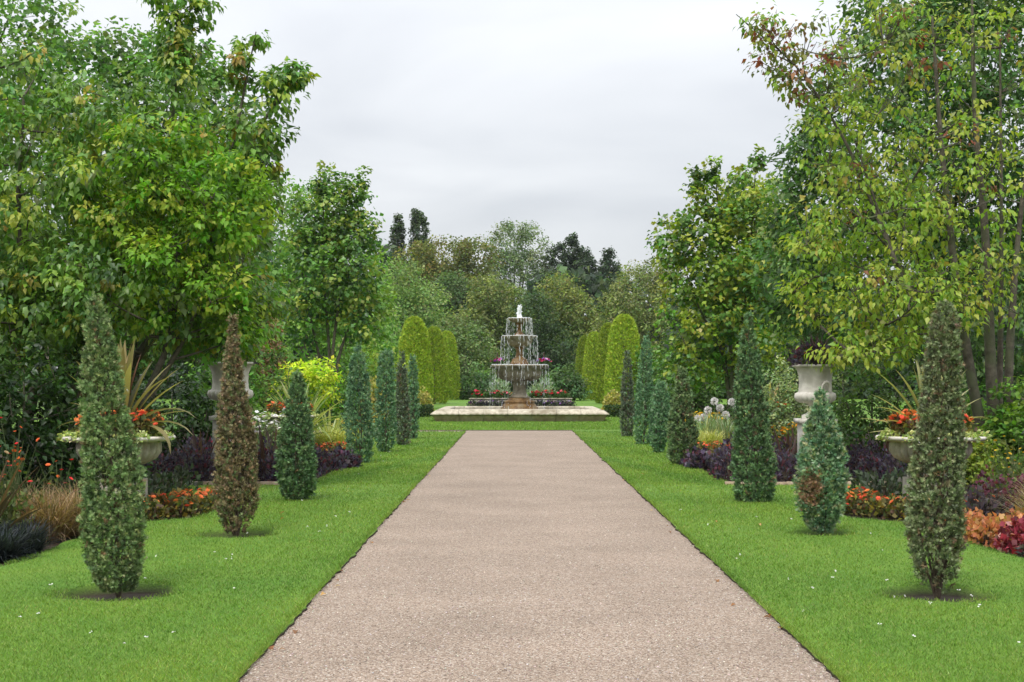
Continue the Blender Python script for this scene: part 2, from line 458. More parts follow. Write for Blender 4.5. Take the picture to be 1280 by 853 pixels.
# ------------------------------------------------------------------ junipers along the lawns
def juniper(prof, pal, label, n, sprig=.055, sparse=0.0, soil=0, up=.8, patch=None, group=None, wisps=0, z0=.0):
    """prof: photo pixels [(y, centre x, half width)] from tip to foot"""
    prof = np.array(prof, float)
    foot = prof[-1]
    Y = H * F / (foot[0] - VY + 1.0)
    k = Y / F
    x0 = (foot[1] - VX) * k
    root = thing('juniper', label, 'juniper', (x0, Y, .045), group)
    if soil: holes.append((x0, Y, soil))
    z = (foot[0] - prof[:, 0]) * k; cx = (prof[:, 1] - foot[1]) * k; hw = prof[:, 2] * k
    o = np.argsort(z); z, cx, hw = z[o], cx[o], hw[o]
    sprig = sprig * .64; n = int(n * (1.9 if n > 8000 else 1.9))
    hw = np.maximum(hw - .75 * sprig, .12 * hw)
    top = z[-1]
    # stems
    m = MB()
    for q in range(11 if sparse else 4):
        a = q * 2.4; zz = np.linspace(-.05, top * max(.93 - .06 * q, .45), 8)
        rr = np.interp(zz, z, hw) * (.12 if q == 0 else .5)
        rr = rr * np.clip(.30 + zz / top * 4, 0, 1) * (1.35 if sparse and q else 1)
        P = np.stack([np.interp(zz, z, cx) + rr * math.cos(a), rr * math.sin(a), zz], -1)
        m.tube(P, np.linspace(.022 if q == 0 else .012, .004, 8), 5)
    m.build('trunk', M_TWIG, root)
    # sprays of scale leaves in knobbly shoots
    nc = int(n / 9)
    zz = np.interp(rng.random(nc * 2), np.linspace(0, 1, 60),
                   (lambda u: np.interp(u, np.cumsum(np.interp(np.linspace(0, top, 60), z, hw) + .02) / np.sum(np.interp(np.linspace(0, top, 60), z, hw) + .02), np.linspace(0, top, 60)))(np.linspace(0, 1, 60)))
    if sparse:
        zz = zz[rng.random(len(zz)) < np.clip(.13 + zz / (top * sparse), 0, 1)]
    zz = zz[:nc]; nc = len(zz)
    a = rng.random(nc) * 2 * math.pi
    lump = 1 + .07 * vnoise(a * 1.3 + zz * 3.1, int(n), 1.7) + .05 * vnoise(zz * 2 - a, int(n) + 5, 3)
    rad = np.interp(zz, z, hw) * np.sqrt(.25 + .75 * rng.random(nc)) ** .7 * lump
    c = np.stack([np.interp(zz, z, cx) + rad * np.cos(a), rad * np.sin(a), zz], -1)
    out = np.stack([np.cos(a), np.sin(a), 0 * a], -1)
    per = 9
    P = np.repeat(c, per, 0); O = np.repeat(out, per, 0); n2 = len(P)
    shoot = nrm(out * .75 + np.array([0, 0, up]) + rng.normal(0, .3, (nc, 3)))
    S = np.repeat(shoot, per, 0)
    tt = np.tile(np.linspace(0, 1, per), nc)[:, None]
    P = P + S * tt * sprig * 1.1 + rng.normal(0, sprig * .24, (n2, 3))
    P[:, 2] = np.maximum(P[:, 2], .01)
    d = nrm(S + rng.normal(0, .5, (n2, 3)))
    nn = nrm(O + np.array([0, 0, .5]) + rng.normal(0, .5, (n2, 3)))
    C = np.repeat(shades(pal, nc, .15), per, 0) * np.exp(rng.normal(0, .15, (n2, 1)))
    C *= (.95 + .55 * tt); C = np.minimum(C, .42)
    if patch is not None:
        px, py, pr, pc = patch
        pz = (foot[0] - py) * k; pxx = (px - foot[1]) * k
        hit = (np.hypot((P[:, 0] - pxx), (P[:, 2] - pz) * .55) < pr * k * (1 + .3 * rng.normal(size=n2))) & (P[:, 1] < 0)
        C[hit] = shades([(1, pc)], int(hit.sum()), .25)
    s = sprig * (.6 + .65 * rng.random(n2))
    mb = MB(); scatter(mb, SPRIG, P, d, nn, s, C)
    for q in range(wisps):
        zz_ = top * (.93 + .07 * random.random()); a_ = random.random() * 6.28
        p0 = np.array([np.interp(zz_, z, cx), 0, zz_]); dd = np.array([math.cos(a_) * .5, math.sin(a_) * .5, 1.0])
        q_ = np.linspace(0, 1, 14)[:, None]
        PP = p0 + dd * q_ * .13 + rng.normal(0, .006, (14, 3))
        scatter(mb, SPRIG, PP, np.tile(dd, (14, 1)) + rng.normal(0, .3, (14, 3)), rdir(14), np.full(14, sprig * .7), shades(pal, 14))
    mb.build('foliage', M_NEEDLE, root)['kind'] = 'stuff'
    return root

GREEN = [(5, (0.153, 0.23, 0.087)), (3, (0.226, 0.304, 0.115)), (2, (0.087, 0.135, 0.058)), (0.35, (0.12, 0.09, 0.045))]
BROWN = [(5, (0.182, 0.153, 0.078)), (3, (0.234, 0.171, 0.101)), (2, (0.111, 0.089, 0.052)), (2, (0.13, 0.171, 0.072)), (0.6, (0.286, 0.177, 0.104))]
DEEP = [(5, (0.092, 0.167, 0.071)), (3, (0.142, 0.225, 0.092)), (2, (0.058, 0.102, 0.049)), (0.35, (0.12, 0.09, 0.045))]
BLUE = [(5, (0.115, 0.224, 0.109)), (3, (0.176, 0.301, 0.148)), (2, (0.066, 0.133, 0.077))]
BLUEPALE = [(5, (0.138, 0.25, 0.127)), (3, (0.217, 0.344, 0.161)), (1.5, (0.079, 0.15, 0.086)), (1, (0.289, 0.388, 0.138))]
OLIVE = [(5, (0.152, 0.189, 0.09)), (3, (0.217, 0.261, 0.128)), (2, (0.087, 0.102, 0.058)), (1.2, (0.15, 0.11, 0.065))]
GREY = [(5, (0.108, 0.149, 0.092)), (3, (0.149, 0.189, 0.115)), (2, (0.068, 0.088, 0.061)), (1, (0.149, 0.115, 0.074))]

juniper([(380, 119, 4), (395, 120, 11), (420, 122, 16), (470, 126, 24), (560, 134, 33), (650, 142, 39), (710, 143, 36), (735, 146, 28), (746, 148, 21)],
        GREEN, 'tall leaning grey-green juniper in a round cut of bare soil', 15500, .05, soil=.43, up=.9)
juniper([(402, 291, 2), (425, 291, 6), (480, 291, 13), (520, 293, 21), (560, 295, 25), (610, 295, 27), (645, 295, 25), (672, 295, 15)],
        BROWN, 'browned half-dead juniper with a thin bare tip', 12500, .052, sparse=.22, soil=.40, up=1.1, wisps=5)
juniper([(472, 372, 3), (490, 372, 9), (510, 371, 14), (540, 370, 20), (575, 370, 25), (605, 371, 25), (622, 371, 21), (629, 371, 13)],
        DEEP, 'short dark green conical juniper beside purple bedding plants and browned juniper', 8500, .066)
juniper([(438, 447, 4), (450, 447, 9), (480, 448, 14), (520, 449, 17), (550, 450, 18), (570, 450, 16), (581, 450, 11)],
        BLUE, 'blue-green columnar juniper with a wispy rounded top beside lime foliage', 6500, .07, wisps=7)
juniper([(442, 483, 6), (452, 483, 10), (490, 482, 12), (530, 482, 14), (552, 481, 13), (567, 481, 7)],
        BLUE, 'blunt-topped blue-green columnar juniper in front of golden clipped cypress', 4800, .075, wisps=5)
juniper([(442, 502, 2), (465, 502, 6), (500, 503, 9), (530, 504, 10), (550, 504, 10), (558, 504, 7)],
        GREY, 'slender pointed grey-green juniper between two blue-green ones', 3800, .08)
juniper([(447, 516, 3), (470, 516, 6), (510, 517, 7), (535, 517, 7), (550, 517, 4)],
        BLUE, 'last narrow blue-green juniper before the cross path', 3000, .08)
juniper([(388, 1181, 5), (400, 1181, 14), (430, 1180, 19), (470, 1178, 23), (520, 1175, 27), (600, 1171, 33), (670, 1168, 36), (715, 1169, 32), (735, 1171, 24), (748, 1172, 14)],
        OLIVE, 'tall olive and brown juniper with bare stems showing at its foot', 15000, .046, sparse=.25, soil=.40, up=.8)
juniper([(495, 1026, 2), (510, 1026, 9), (540, 1026, 20), (580, 1027, 29), (610, 1027, 33), (640, 1028, 29), (658, 1028, 20), (671, 1028, 12)],
        BLUEPALE, 'squat egg-shaped bright blue-green juniper with a brown patch', 10500, .062, soil=.30, patch=(1010, 617, 11, (.30, .19, .11)))
juniper([(396, 935, 2), (420, 935, 7), (450, 936, 14), (500, 937, 19), (550, 940, 23), (600, 942, 27), (620, 942, 26), (631, 942, 22)],
        DEEP, 'tall dark green tapering juniper with a fine pointed tip, beside the fluted bowl', 12500, .058)
juniper([(464, 853, 5), (480, 853, 8), (505, 853, 12), (540, 852, 18), (565, 852, 20), (578, 852, 17), (583, 852, 12)],
        [(5, (.115, .180, .075)), (3, (.165, .240, .10)), (2, (.06, .09, .05)), (1, (.15, .11, .06))],
        'plump dark green juniper with coarse knobbly shoots', 5200, .08)
juniper([(482, 826, 5), (495, 826, 10), (520, 825, 12), (545, 824, 12), (560, 823, 9), (568, 823, 6)],
        BLUE, 'low blue-green juniper with a loose feathery top', 4000, .075, wisps=6)
juniper([(424, 808, 3), (440, 808, 7), (480, 806, 10), (520, 805, 12), (545, 804, 12), (557, 804, 8)],
        BLUE, 'tall slim blue-green juniper with a feathery blunt top', 4800, .075, wisps=4)
juniper([(441, 784, 2), (465, 784, 6), (500, 784, 8), (530, 784, 9), (547, 784, 7)],
        GREY, 'slim dark grey-green juniper in front of golden clipped cypress', 3500, .08)

lawn('lawn', -1, 42.55)
lawn('lawn', 1, 43.98)
for nm, s_, n_ in (('grass', -1, 155000), ('grass', 1, 155000)):
    grass_blades(nm, s_, n_, 'short mown green grass on the lawn bordering the gravel path')
# lawn island round the fountain, a step above the path
m = MB()
m.quads([(-26, 44.0, .044), (26, 44.0, .044), (26, 150, .044), (-26, 150, .044)], [(0, 1, 2, 3)])
m.quads([(-26, 44.0, -.05), (26, 44.0, -.05), (26, 44.0, .044), (-26, 44.0, .044)], [(0, 1, 2, 3)], (1, 1, 1))
tag(m.build('fountain_lawn', M_LAWN), kind='structure')
n = 60000
yy = 1 / (1 / 44.05 + rng.random(n) * (1 / 75 - 1 / 44.05)); xx = rng.uniform(-.13, .11, n) * yy
kk = np.maximum(abs(xx - .165), abs(yy - 55.3)) > 3.03; xx, yy = xx[kk], yy[kk]; n = len(xx)
a = rng.random(n) * 3.14; b = np.stack([xx, yy, np.full(n, .04)], -1); o = np.stack([np.cos(a), np.sin(a), 0 * a], -1) * .011
V = np.stack([b - o, b + o, b + np.concatenate([rng.normal(0, .02, (n, 2)), .035 + .025 * rng.random((n, 1))], 1)], 1).reshape(-1, 3)
c = shades([(5, (.150, .270, .038)), (3, (.21, .33, .055)), (2, (.105, .205, .03)), (1, (.28, .32, .10))], n, .2) * (1 + .10 * np.clip(vnoise(xx * .9 + yy * .35, 51, 1.2), -2, 2))[:, None]
tag(link('grass', make_mesh('grass', V, np.arange(3 * n).reshape(-1, 3), np.repeat(c, 3, 0)), M_GRASS), 'short mown green grass on the lawn round the fountain', 'grass', kind='stuff')
for side in (-1, 1):
    yy = np.arange(6, 43.9 if side > 0 else 42.4, .4); e = bed_edge(yy, side) - .35
    V = np.concatenate([np.stack([side * e, yy, 0 * yy + .018], -1), np.stack([side * (15 + 0 * yy), yy, 0 * yy + .018], -1)])
    k_ = len(yy); i_ = np.arange(k_ - 1)
    Q = np.stack([i_, i_ + k_, i_ + k_ + 1, i_ + 1], -1)
    m = MB(); m.quads(V, Q if side > 0 else Q[:, ::-1])
    tag(m.build('flower_bed', M_SOIL), kind='structure')

# ------------------------------------------------------------------ fountain
FX, FY = .165, 55.3
fo = thing('fountain', 'tiered stone fountain with three bowls in a wide low basin', 'fountain', (FX, FY, .05))
def lat(name, prof, mat, parent=fo, seg=64, flute=None, off=-.05):
    return MB().lathe([(p[0], p[1] + off, *p[2:]) for p in prof], seg, flute).build(name, mat, parent, smooth=True)
basin = MB().quads([(-2.7, -2.7, 0), (2.7, -2.7, 0), (2.7, 2.7, 0), (-2.7, 2.7, 0)], [(0, 1, 2, 3)]).build('basin', M_WET, fo, loc=(0, 0, .02))
def wall_run(prof, name, mat, nst, ref, sub, carve):
    """square basin: every side in nst stones, mitred at the corners; prof: (half width, z)"""
    n = len(prof)
    for side in range(4):
        ca, sa = math.cos(side * math.pi / 2), math.sin(side * math.pi / 2)
        for k in range(nst):
            V = []
            for i in range(sub + 1):
                f = -1 + 2 * (k + i / sub) / nst
                for j, (h, z) in enumerate(prof):
                    end = (k == 0 and i == 0) or (k == nst - 1 and i == sub)
                    u = math.copysign(h, f) if end else f * ref
                    u = max(-h, min(h, u))
                    u += .004 * ((i == 0) - (i == sub))
                    q = math.cos(i * math.pi) if carve and 1 <= j <= 3 and not end else 0
                    x, y = u, -(h + .012 * q)
                    V.append((x * ca - y * sa, x * sa + y * ca, z + .008 * q - .07))
            Q = [(i * n + j, (i + 1) * n + j, (i + 1) * n + (j + 1) % n, i * n + (j + 1) % n) for i in range(sub) for j in range(n)]
            m = MB(); m.quads(V, Q)
            m.add(V[:n], [(0, i, i + 1) for i in range(1, n - 1)]); m.add(V[-n:], [(0, i + 1, i) for i in range(1, n - 1)])
            m.build(name, mat, basin)
wall_run([(3.02, -.02), (3.03, .03), (3.07, .12), (3.15, .262), (3.15, .278), (2.7, .278), (2.7, -.02)], 'basin_panel', M_WET, 7, 3.05, 2, False)
wall_run([(3.22, .285), (3.25, .315), (3.17, .37), (3.07, .435), (2.96, .485), (2.62, .495), (2.58, .47), (2.58, .285)], 'coping_stone', M_COPE, 7, 3.1, 8, True)
m = MB(); m.quads([(-2.59, -2.59, .36), (2.59, -2.59, .36), (2.59, 2.59, .36), (-2.59, 2.59, .36)], [(0, 1, 2, 3)]); m.build('pool_water', M_POOL, basin, loc=(0, 0, -.07))
BW = []
lat('plinth', [(.72, .1), (.72, .50), (.66, .52), (.64, .60), (.57, .66), (.60, .70), (.57, .76), (.44, .80), (.44, .86), (.30, .88), (0, .88)], M_RUST)
lat('pedestal', [(.36, .86), (.40, .90), (.33, .95), (.27, 1.05), (.24, 1.20), (.25, 1.34), (.30, 1.42), (.27, 1.46), (.34, 1.52), (.30, 1.56), (0, 1.56)], M_FSTONE)
BW.append(lat('bowl', [(.25, 1.50), (.50, 1.52, .03), (.74, 1.60, .06), (.84, 1.72, .07), (.86, 1.84, .06), (.82, 1.95, .02), (.86, 2.0), (1.07, 2.06), (1.09, 2.10), (1.08, 2.135), (.98, 2.11), (.5, 2.07), (0, 2.06)], M_FSTONE, seg=144, flute=28))
lat('plinth', [(.36, 2.05), (.36, 2.20), (.33, 2.24), (.29, 2.28), (.30, 2.34), (.22, 2.38), (.16, 2.44), (.13, 2.60), (.15, 2.72), (.20, 2.80), (.16, 2.86), (0, 2.86)], M_RUST)
BW.append(lat('bowl', [(.14, 2.82), (.30, 2.84, .04), (.45, 2.93, .06), (.50, 3.03, .06), (.50, 3.12, .03), (.54, 3.16), (.655, 3.20), (.67, 3.235), (.65, 3.25), (.5, 3.21), (0, 3.19)], M_FSTONE, seg=120, flute=22))
lat('plinth', [(.20, 3.18), (.19, 3.30), (.11, 3.38), (.09, 3.52), (.12, 3.66), (.18, 3.74), (.12, 3.78), (0, 3.78)], M_RUST)
BW.append(lat('bowl', [(.10, 3.74), (.24, 3.77, .04), (.36, 3.82, .05), (.42, 3.87), (.45, 3.90), (.44, 3.925), (.3, 3.90), (0, 3.88)], M_FSTONE, seg=96, flute=18))
# falling water: broken strands and drops off every lip, and the jet
def falls(r0, z0, z1, n, flare, wmax=.019):
    m = MB()
    for q in range(n):
        a = random.random() * 2 * math.pi; z = z0
        while z > z1:
            L = random.uniform(.05, .28); zz = np.linspace(z, max(z - L, z1), 4)
            fr = np.sqrt(np.clip((z0 - zz), 0, 9)) * flare + .02
            rr = r0 + fr
            P = np.stack([rr * math.cos(a), rr * math.sin(a), zz - .05], -1) + rng.normal(0, .006, (4, 3))
            wd = random.uniform(.3, 1) * wmax
            m.tube(P, np.array([.4, 1, .9, .3]) * wd, 4)
            z -= L + random.uniform(.01, .16)
            a += random.gauss(0, .012)
    for q in range(n * 2):
        a = random.random() * 6.283; z = random.uniform(z1, z0); r_ = r0 + random.uniform(0, .12); s_ = random.uniform(.006, .013)
        P = np.array([(r_ * math.cos(a), r_ * math.sin(a), z - .05 + t_ * s_) for t_ in (-1, 0, 1)])
        m.tube(P, [s_ * .2, s_, s_ * .2], 4)
    return m
for bi, r0, z0, z1, n_, fl, wm in ((2, .445, 3.92, 3.24, 46, .06, .014), (1, .665, 3.24, 2.13, 44, .04, .012), (0, 1.085, 2.13, 1.35, 40, .04, .012), (0, 1.10, 1.5, .37, 16, .05, .008)):
    falls(r0, z0, z1, n_, fl, wm).build('falling_water', M_FALL, BW[bi])['kind'] = 'stuff'
for bi, r0, z0, nn_ in ((2, .43, 3.925, 20), (1, .65, 3.248, 26), (0, 1.07, 2.135, 40)):   # bright film of water rolling over each lip
    a = np.linspace(0, 2 * math.pi, nn_ * 4, endpoint=False)
    m = MB(); P = np.stack([r0 * np.cos(a), r0 * np.sin(a), 0 * a + z0 - .05 + rng.normal(0, .006, len(a))], -1)
    P = np.concatenate([P, P[:1]]); m.tube(P, .010 + .010 * rng.random(len(P)), 5); m.build('lip_water', M_FALL, BW[bi], smooth=True)
m = MB()
for q in range(26):
    a = random.random() * 6.283; h_ = random.uniform(.25, .60) * (1 if q > 2 else 1.0); sp = random.uniform(.01, .11)
    tt = np.linspace(0, 1, 7)
    rr = sp * tt + .02; zz = 3.88 + h_ * (1 - (1 - tt * 1.15) ** 2) / 1.0
    m.tube(np.stack([rr * np.cos(a), rr * np.sin(a), zz - .05], -1) + rng.normal(0, .008, (7, 3)), np.array([1, 1.2, 1.3, 1.2, 1, .7, .3]) * .026, 5)
m.lathe([(.0, 4.42), (.035, 4.36), (.055, 4.22), (.075, 4.05), (.11, 3.93), (.15, 3.88), (.0, 3.87)], 12)
m.build('water_jet', M_FOAM, fo, loc=(0, 0, -.03))

# ------------------------------------------------------------------ leafy growth
def limb(m, p0, p1, r0, r1, bow=.12, n=6, sides=5):
    p0, p1 = np.asarray(p0, float), np.asarray(p1, float)
    L = np.linalg.norm(p1 - p0); t_ = np.linspace(0, 1, n)[:, None]
    mid = (p0 + p1) / 2 + np.array([0, 0, -bow * L]) + rng.normal(0, .04 * L, 3)
    P = (1 - t_) ** 2 * p0 + 2 * t_ * (1 - t_) * mid + t_ ** 2 * p1
    m.tube(P, np.linspace(r0, r1, n), sides)
    return P

def tree(name, label, cat, base, stems, lobes, nclump, per, clump_r, leaf, pal, T=LEAF2, mat=None, group=None, twigs=True,
         droop=.5, trunk_r=.12, shell=.45, flat=.65, singles=0, hue=.22, clump_pal=None, bark=None, jit=.5):
    """lobes: rows (x, y, z, rx, ry, rz, weight) in metres; stems: polylines from the foot up"""
    base = np.array(base, float)
    root = thing(name, label, cat, base, group)
    lobes = np.array([(*l, 1.0) if len(l) == 6 else l for l in lobes], float)
    wt = lobes[:, 6] * (lobes[:, 3] * lobes[:, 5]); wt /= wt.sum()
    li = rng.choice(len(lobes), nclump, p=wt)
    u = rdir(nclump)
    r = (shell ** 3 + (1 - shell ** 3) * rng.random(nclump)) ** (1 / 3)
    c = lobes[li, :3] + lobes[li, 3:6] * u * r[:, None]
    c[:, 2] = np.maximum(c[:, 2], base[2] + .15)
    c = c - base
    # wood
    m = MB(); nodes = [np.zeros(3)]
    for st in stems:
        P = np.array([np.asarray(p, float) - base for p in st[0]])
        tt = np.linspace(0, 1, len(P)); q = np.linspace(0, 1, 14)
        PP = np.stack([np.interp(q, tt, P[:, i]) for i in range(3)], -1)
        PP[1:-1] = PP[1:-1] * .5 + (PP[:-2] + PP[2:]) * .25
        rr = np.linspace(st[1], st[2], 14); rr[0] *= 1.35
        m.tube(PP, rr, 8); nodes += list(PP[3:])
    nodes = np.array(nodes)
    if twigs:
        order = rng.permutation(nclump); nl = min(max(nclump // 9, 12), 90)
        for q, i in enumerate(order if twigs == 'all' else order[:nl * 3]):
            dv = nodes - c[i]; dist = np.linalg.norm(dv, axis=1) + 2.5 * np.maximum(dv[:, 2] + .1, 0)
            j = int(np.argmin(dist)); L = np.linalg.norm(nodes[j] - c[i])
            big = q < nl
            P = limb(m, nodes[j], c[i], (.012 + .010 * L) * trunk_r / .12 if big else .008, .004, .10, 6, 4 if not big else 5)
            if big: nodes = np.concatenate([nodes, P[2:]])
    m.build('trunk', bark or M_BARK, root, smooth=True)
    # leaves
    n = nclump * per
    lo = lobes[li, :3] - base
    outc = nrm((c - lo) / lobes[li, 3:6] ** 1.0 + 1e-6)
    g_ = rdir(n) * (rng.random(n) ** .5)[:, None] * np.array([1, 1, flat])
    rad = np.minimum(clump_r, .75 * np.minimum(lobes[li, 3], lobes[li, 5])) * np.exp(rng.normal(0, .25, nclump))
    P = np.repeat(c, per, 0) + g_ * np.repeat(rad, per)[:, None]
    O = np.repeat(outc, per, 0)
    d = nrm(nrm(g_) * .7 + O * .35 + np.array([0, 0, -droop]) + rng.normal(0, jit, (n, 3)))
    nn = nrm(nrm(g_) * .35 + O * .45 + np.array([0, 0, .8]) + rng.normal(0, jit * .8, (n, 3)))
    pal = [(p[0], tuple(np.array(p[1]) * (1.42, 1.48, 1.05))) for p in pal]
    cc = shades(pal, nclump, hue)
    if clump_pal is not None:
        for i in range(nclump):
            q = clump_pal(c[i] + base, li[i])
            if q is not None: cc[i] = shades(q, 1, hue)[0]
    C = np.repeat(cc, per, 0) * np.exp(rng.normal(0, .16, (n, 1))) * np.exp(rng.normal(0, .06, (n, 3)))
    C = np.minimum(C, (.40, .44, .20)) if cat == 'tree' else C
    s = leaf * (.6 + .7 * rng.random(n))
    P[:, 2] = np.maximum(P[:, 2], .03)
    keep = np.ones(n, bool)
    pick = np.zeros(0, int)
    if singles:                                        # the leaves that show largest become parts of their own
        W = P + base; px = VX + F * W[:, 0] / W[:, 1]; py = VY - F * (W[:, 2] - H) / W[:, 1]
        score = np.abs(nn[:, 1]) * s / W[:, 1] * (-(W[:, 1] - base[1]) + 4)
        score[(px < 4) | (px > 1276) | (py < 4) | (py > 600)] = -9
        pick = np.argsort(-score)[:singles]; keep[pick] = False
    mb = MB(); scatter(mb, T, P[keep], d[keep], nn[keep], s[keep], C[keep])
    crown_ = mb.build('crown', mat or M_LEAF, root); crown_['kind'] = 'stuff'
    if singles:
        M = frames(d[pick], nn[pick])
        lm = make_mesh('leaf', T[0], T[1]); lm.materials.append(M_OBJLEAF)
        for q, i in enumerate(pick):
            lo_ = bpy.data.objects.new('leaf', lm); COL.objects.link(lo_); lo_.parent = crown_
            mw = Matrix(M[q].tolist()).to_4x4() @ Matrix.Scale(float(s[i]), 4); mw.translation = Vector(P[i].tolist())
            lo_.matrix_local = mw; lo_.color = (*[float(v) for v in C[i]], 1)
    return root

def lob(px, py, rx, ry, Y, depth, w=1.0):
    c = wp(px, py, Y); k = Y / F
    return (*c, rx * k, depth, ry * k, w)

# ---- large tree over the beds on the browned juniper's side
Y1 = 21.0
L1 = [lob(40, 260, 120, 140, Y1, 2.0), lob(170, 215, 100, 95, Y1 - .3, 1.8), lob(250, 250, 90, 100, Y1, 1.6), lob(310, 165, 42, 45, Y1, .8, 1.4),
      lob(352, 112, 24, 26, Y1, .5, 2.0), lob(372, 92, 12, 14, Y1, .3, 2.5), lob(302, 80, 12, 34, Y1, .4, 1.8), lob(318, 42, 12, 14, Y1, .3, 2.5),
      lob(230, 110, 24, 60, Y1, .6, 1.6), lob(222, 45, 20, 46, Y1, .5, 1.8), lob(215, -10, 26, 40, Y1, .5, 1.8), lob(252, 12, 14, 22, Y1, .4, 2), lob(335, 185, 22, 40, Y1, .5, 1.3),
      lob(130, 130, 60, 40, Y1, 1.0), lob(30, 110, 60, 60, Y1, 1.2), lob(330, 240, 22, 34, Y1, .5),
      lob(160, 350, 140, 80, Y1 - .5, 1.8), lob(285, 370, 62, 70, Y1, 1.2), lob(40, 390, 100, 70, Y1 - .8, 1.4), lob(255, 420, 60, 30, Y1 - .5, .9), lob(-30, 330, 90, 130, Y1, 1.8)]
PL1 = [(5, (0.091, 0.173, 0.037)), (3, (0.145, 0.236, 0.043)), (2.5, (0.06, 0.121, 0.036)), (1.2, (0.229, 0.294, 0.049)), (0.5, (0.29, 0.221, 0.054))]
b1 = np.array([-7.6, 21.6, .02])
S1 = [([b1, wp(110, 470, 21.5), wp(150, 330, 21.2), wp(215, 180, 21), wp(222, 20, 21)], .13, .02), ([b1, wp(60, 430, 21.3), wp(20, 300, 21), wp(30, 120, 21)], .10, .02),
      ([b1 + (.15, 0, 0), wp(190, 430, 21.2), wp(270, 290, 21), wp(320, 160, 21), wp(378, 88, 21)], .09, .012), ([wp(262, 290, 21), wp(298, 150, 21), wp(320, 40, 21)], .04, .008)]
tree('broadleaf_tree', 'large green broadleaf tree with drooping leaves and long upward shoots above the browned juniper', 'tree', b1, S1, L1, 1300, 26, .25, .115, PL1, LEAF4, M_GLOSS, droop=.75, singles=290, hue=.25, jit=.42)
L1b = [lob(175, 190, 40, 36, 19.6, .6), lob(235, 175, 36, 30, 19.9, .6), lob(290, 215, 36, 40, 20.0, .6), lob(225, 245, 60, 30, 19.5, .8), lob(150, 275, 40, 30, 19.8, .6), lob(275, 285, 50, 32, 19.6, .7),
       lob(205, 320, 50, 28, 19.4, .7), lob(265, 355, 48, 30, 19.6, .7), lob(115, 235, 34, 40, 20.2, .6), lob(318, 255, 20, 36, 20.2, .5), lob(300, 405, 34, 36, 20.2, .5), lob(180, 390, 40, 22, 19.8, .5)]
b2 = np.array([-5.9, 20.2, .02])
PL1b = [(5, (.125, .245, .026)), (3, (.175, .305, .034)), (2, (.085, .185, .030)), (1, (.235, .34, .045))]
tree('bright_tree', 'bright yellow-green feathery-leaved tree growing through the darker drooping-leaved tree', 'tree', b2,
     [([b2, wp(215, 430, 20.1), wp(225, 300, 20), wp(200, 190, 20)], .06, .012), ([b2, wp(245, 400, 20.1), wp(275, 240, 20)], .05, .01)],
     L1b, 360, 26, .21, .10, PL1b, LEAF4, M_LEAF, droop=.45, singles=120, hue=.28, shell=.25)

# ---- dark evergreen shrubs below it
PDARK = [(5, (.020, .044, .015)), (3, (.034, .072, .021)), (2, (.012, .028, .011))]
for (px, pt, rx, Yd, lab) in ((30, 420, 75, 18.8, 'dark glossy evergreen shrub behind the red-flowered wiry plants'), (110, 430, 70, 19.8, 'dark glossy evergreen shrub behind the orange-planted bowl urn'),
                              (215, 455, 60, 27.0, 'dark glossy evergreen shrub between bowl urn and tall pale urn'), (-40, 400, 60, 17.8, 'dark glossy evergreen shrub at the edge of the brown sedge bed'),
                              (-170, 470, 110, 13.6, 'dark glossy evergreen shrub beyond the bronze flax'), (1420, 470, 110, 14.5, 'dark glossy evergreen shrub beyond the tan grass clumps'), (1440, 440, 100, 17.5, 'dark glossy evergreen shrub beyond the purple-pink sedums')):
    c = wp(px, pt, Yd); k = Yd / F; b = np.array([c[0], Yd, .02]); hz = c[2]
    tree('evergreen_shrub', lab, 'shrub', b, [([b, b + (0, 0, hz * .7)], .04, .01)],
         [(c[0], Yd, hz * .5, rx * k, .7, hz * .5), (c[0] + .2, Yd - .1, hz * .25, rx * k * .9, .7, hz * .28)], 260, 14, .17, .10, PDARK, LEAF2, M_GLOSS, group='dark evergreen shrubs behind the beds', droop=.4, trunk_r=.06)

# ---- taller trees behind, same side
def simple_tree(name, label, lobs, Y, nclump, per, clump_r, leaf, pal, T=LEAF2, stems=None, mat=None, twigs=False, cat='tree', tr=.25, base_px=None, **kw):
    l = np.array([q[:3] for q in lobs]); bx = l[:, 0].mean() if base_px is None else (base_px - VX) * Y / F
    b = np.array([bx, Y, .0]); top = l[:, 2].max()
    if stems is None:
        stems = [([b, b + (0, 0, top * .45), (l[:, 0].mean(), Y, top * .85)], tr, .03)]
        for q in lobs[:5]: stems.append(([b + (0, 0, top * .3), ((b[0] + q[0]) / 2, Y, q[2] * .75), q[:3]], tr * .45, .02))
    return tree(name, label, cat, b, stems, lobs, nclump, per, clump_r, leaf, pal, T, mat, twigs=twigs, **kw)

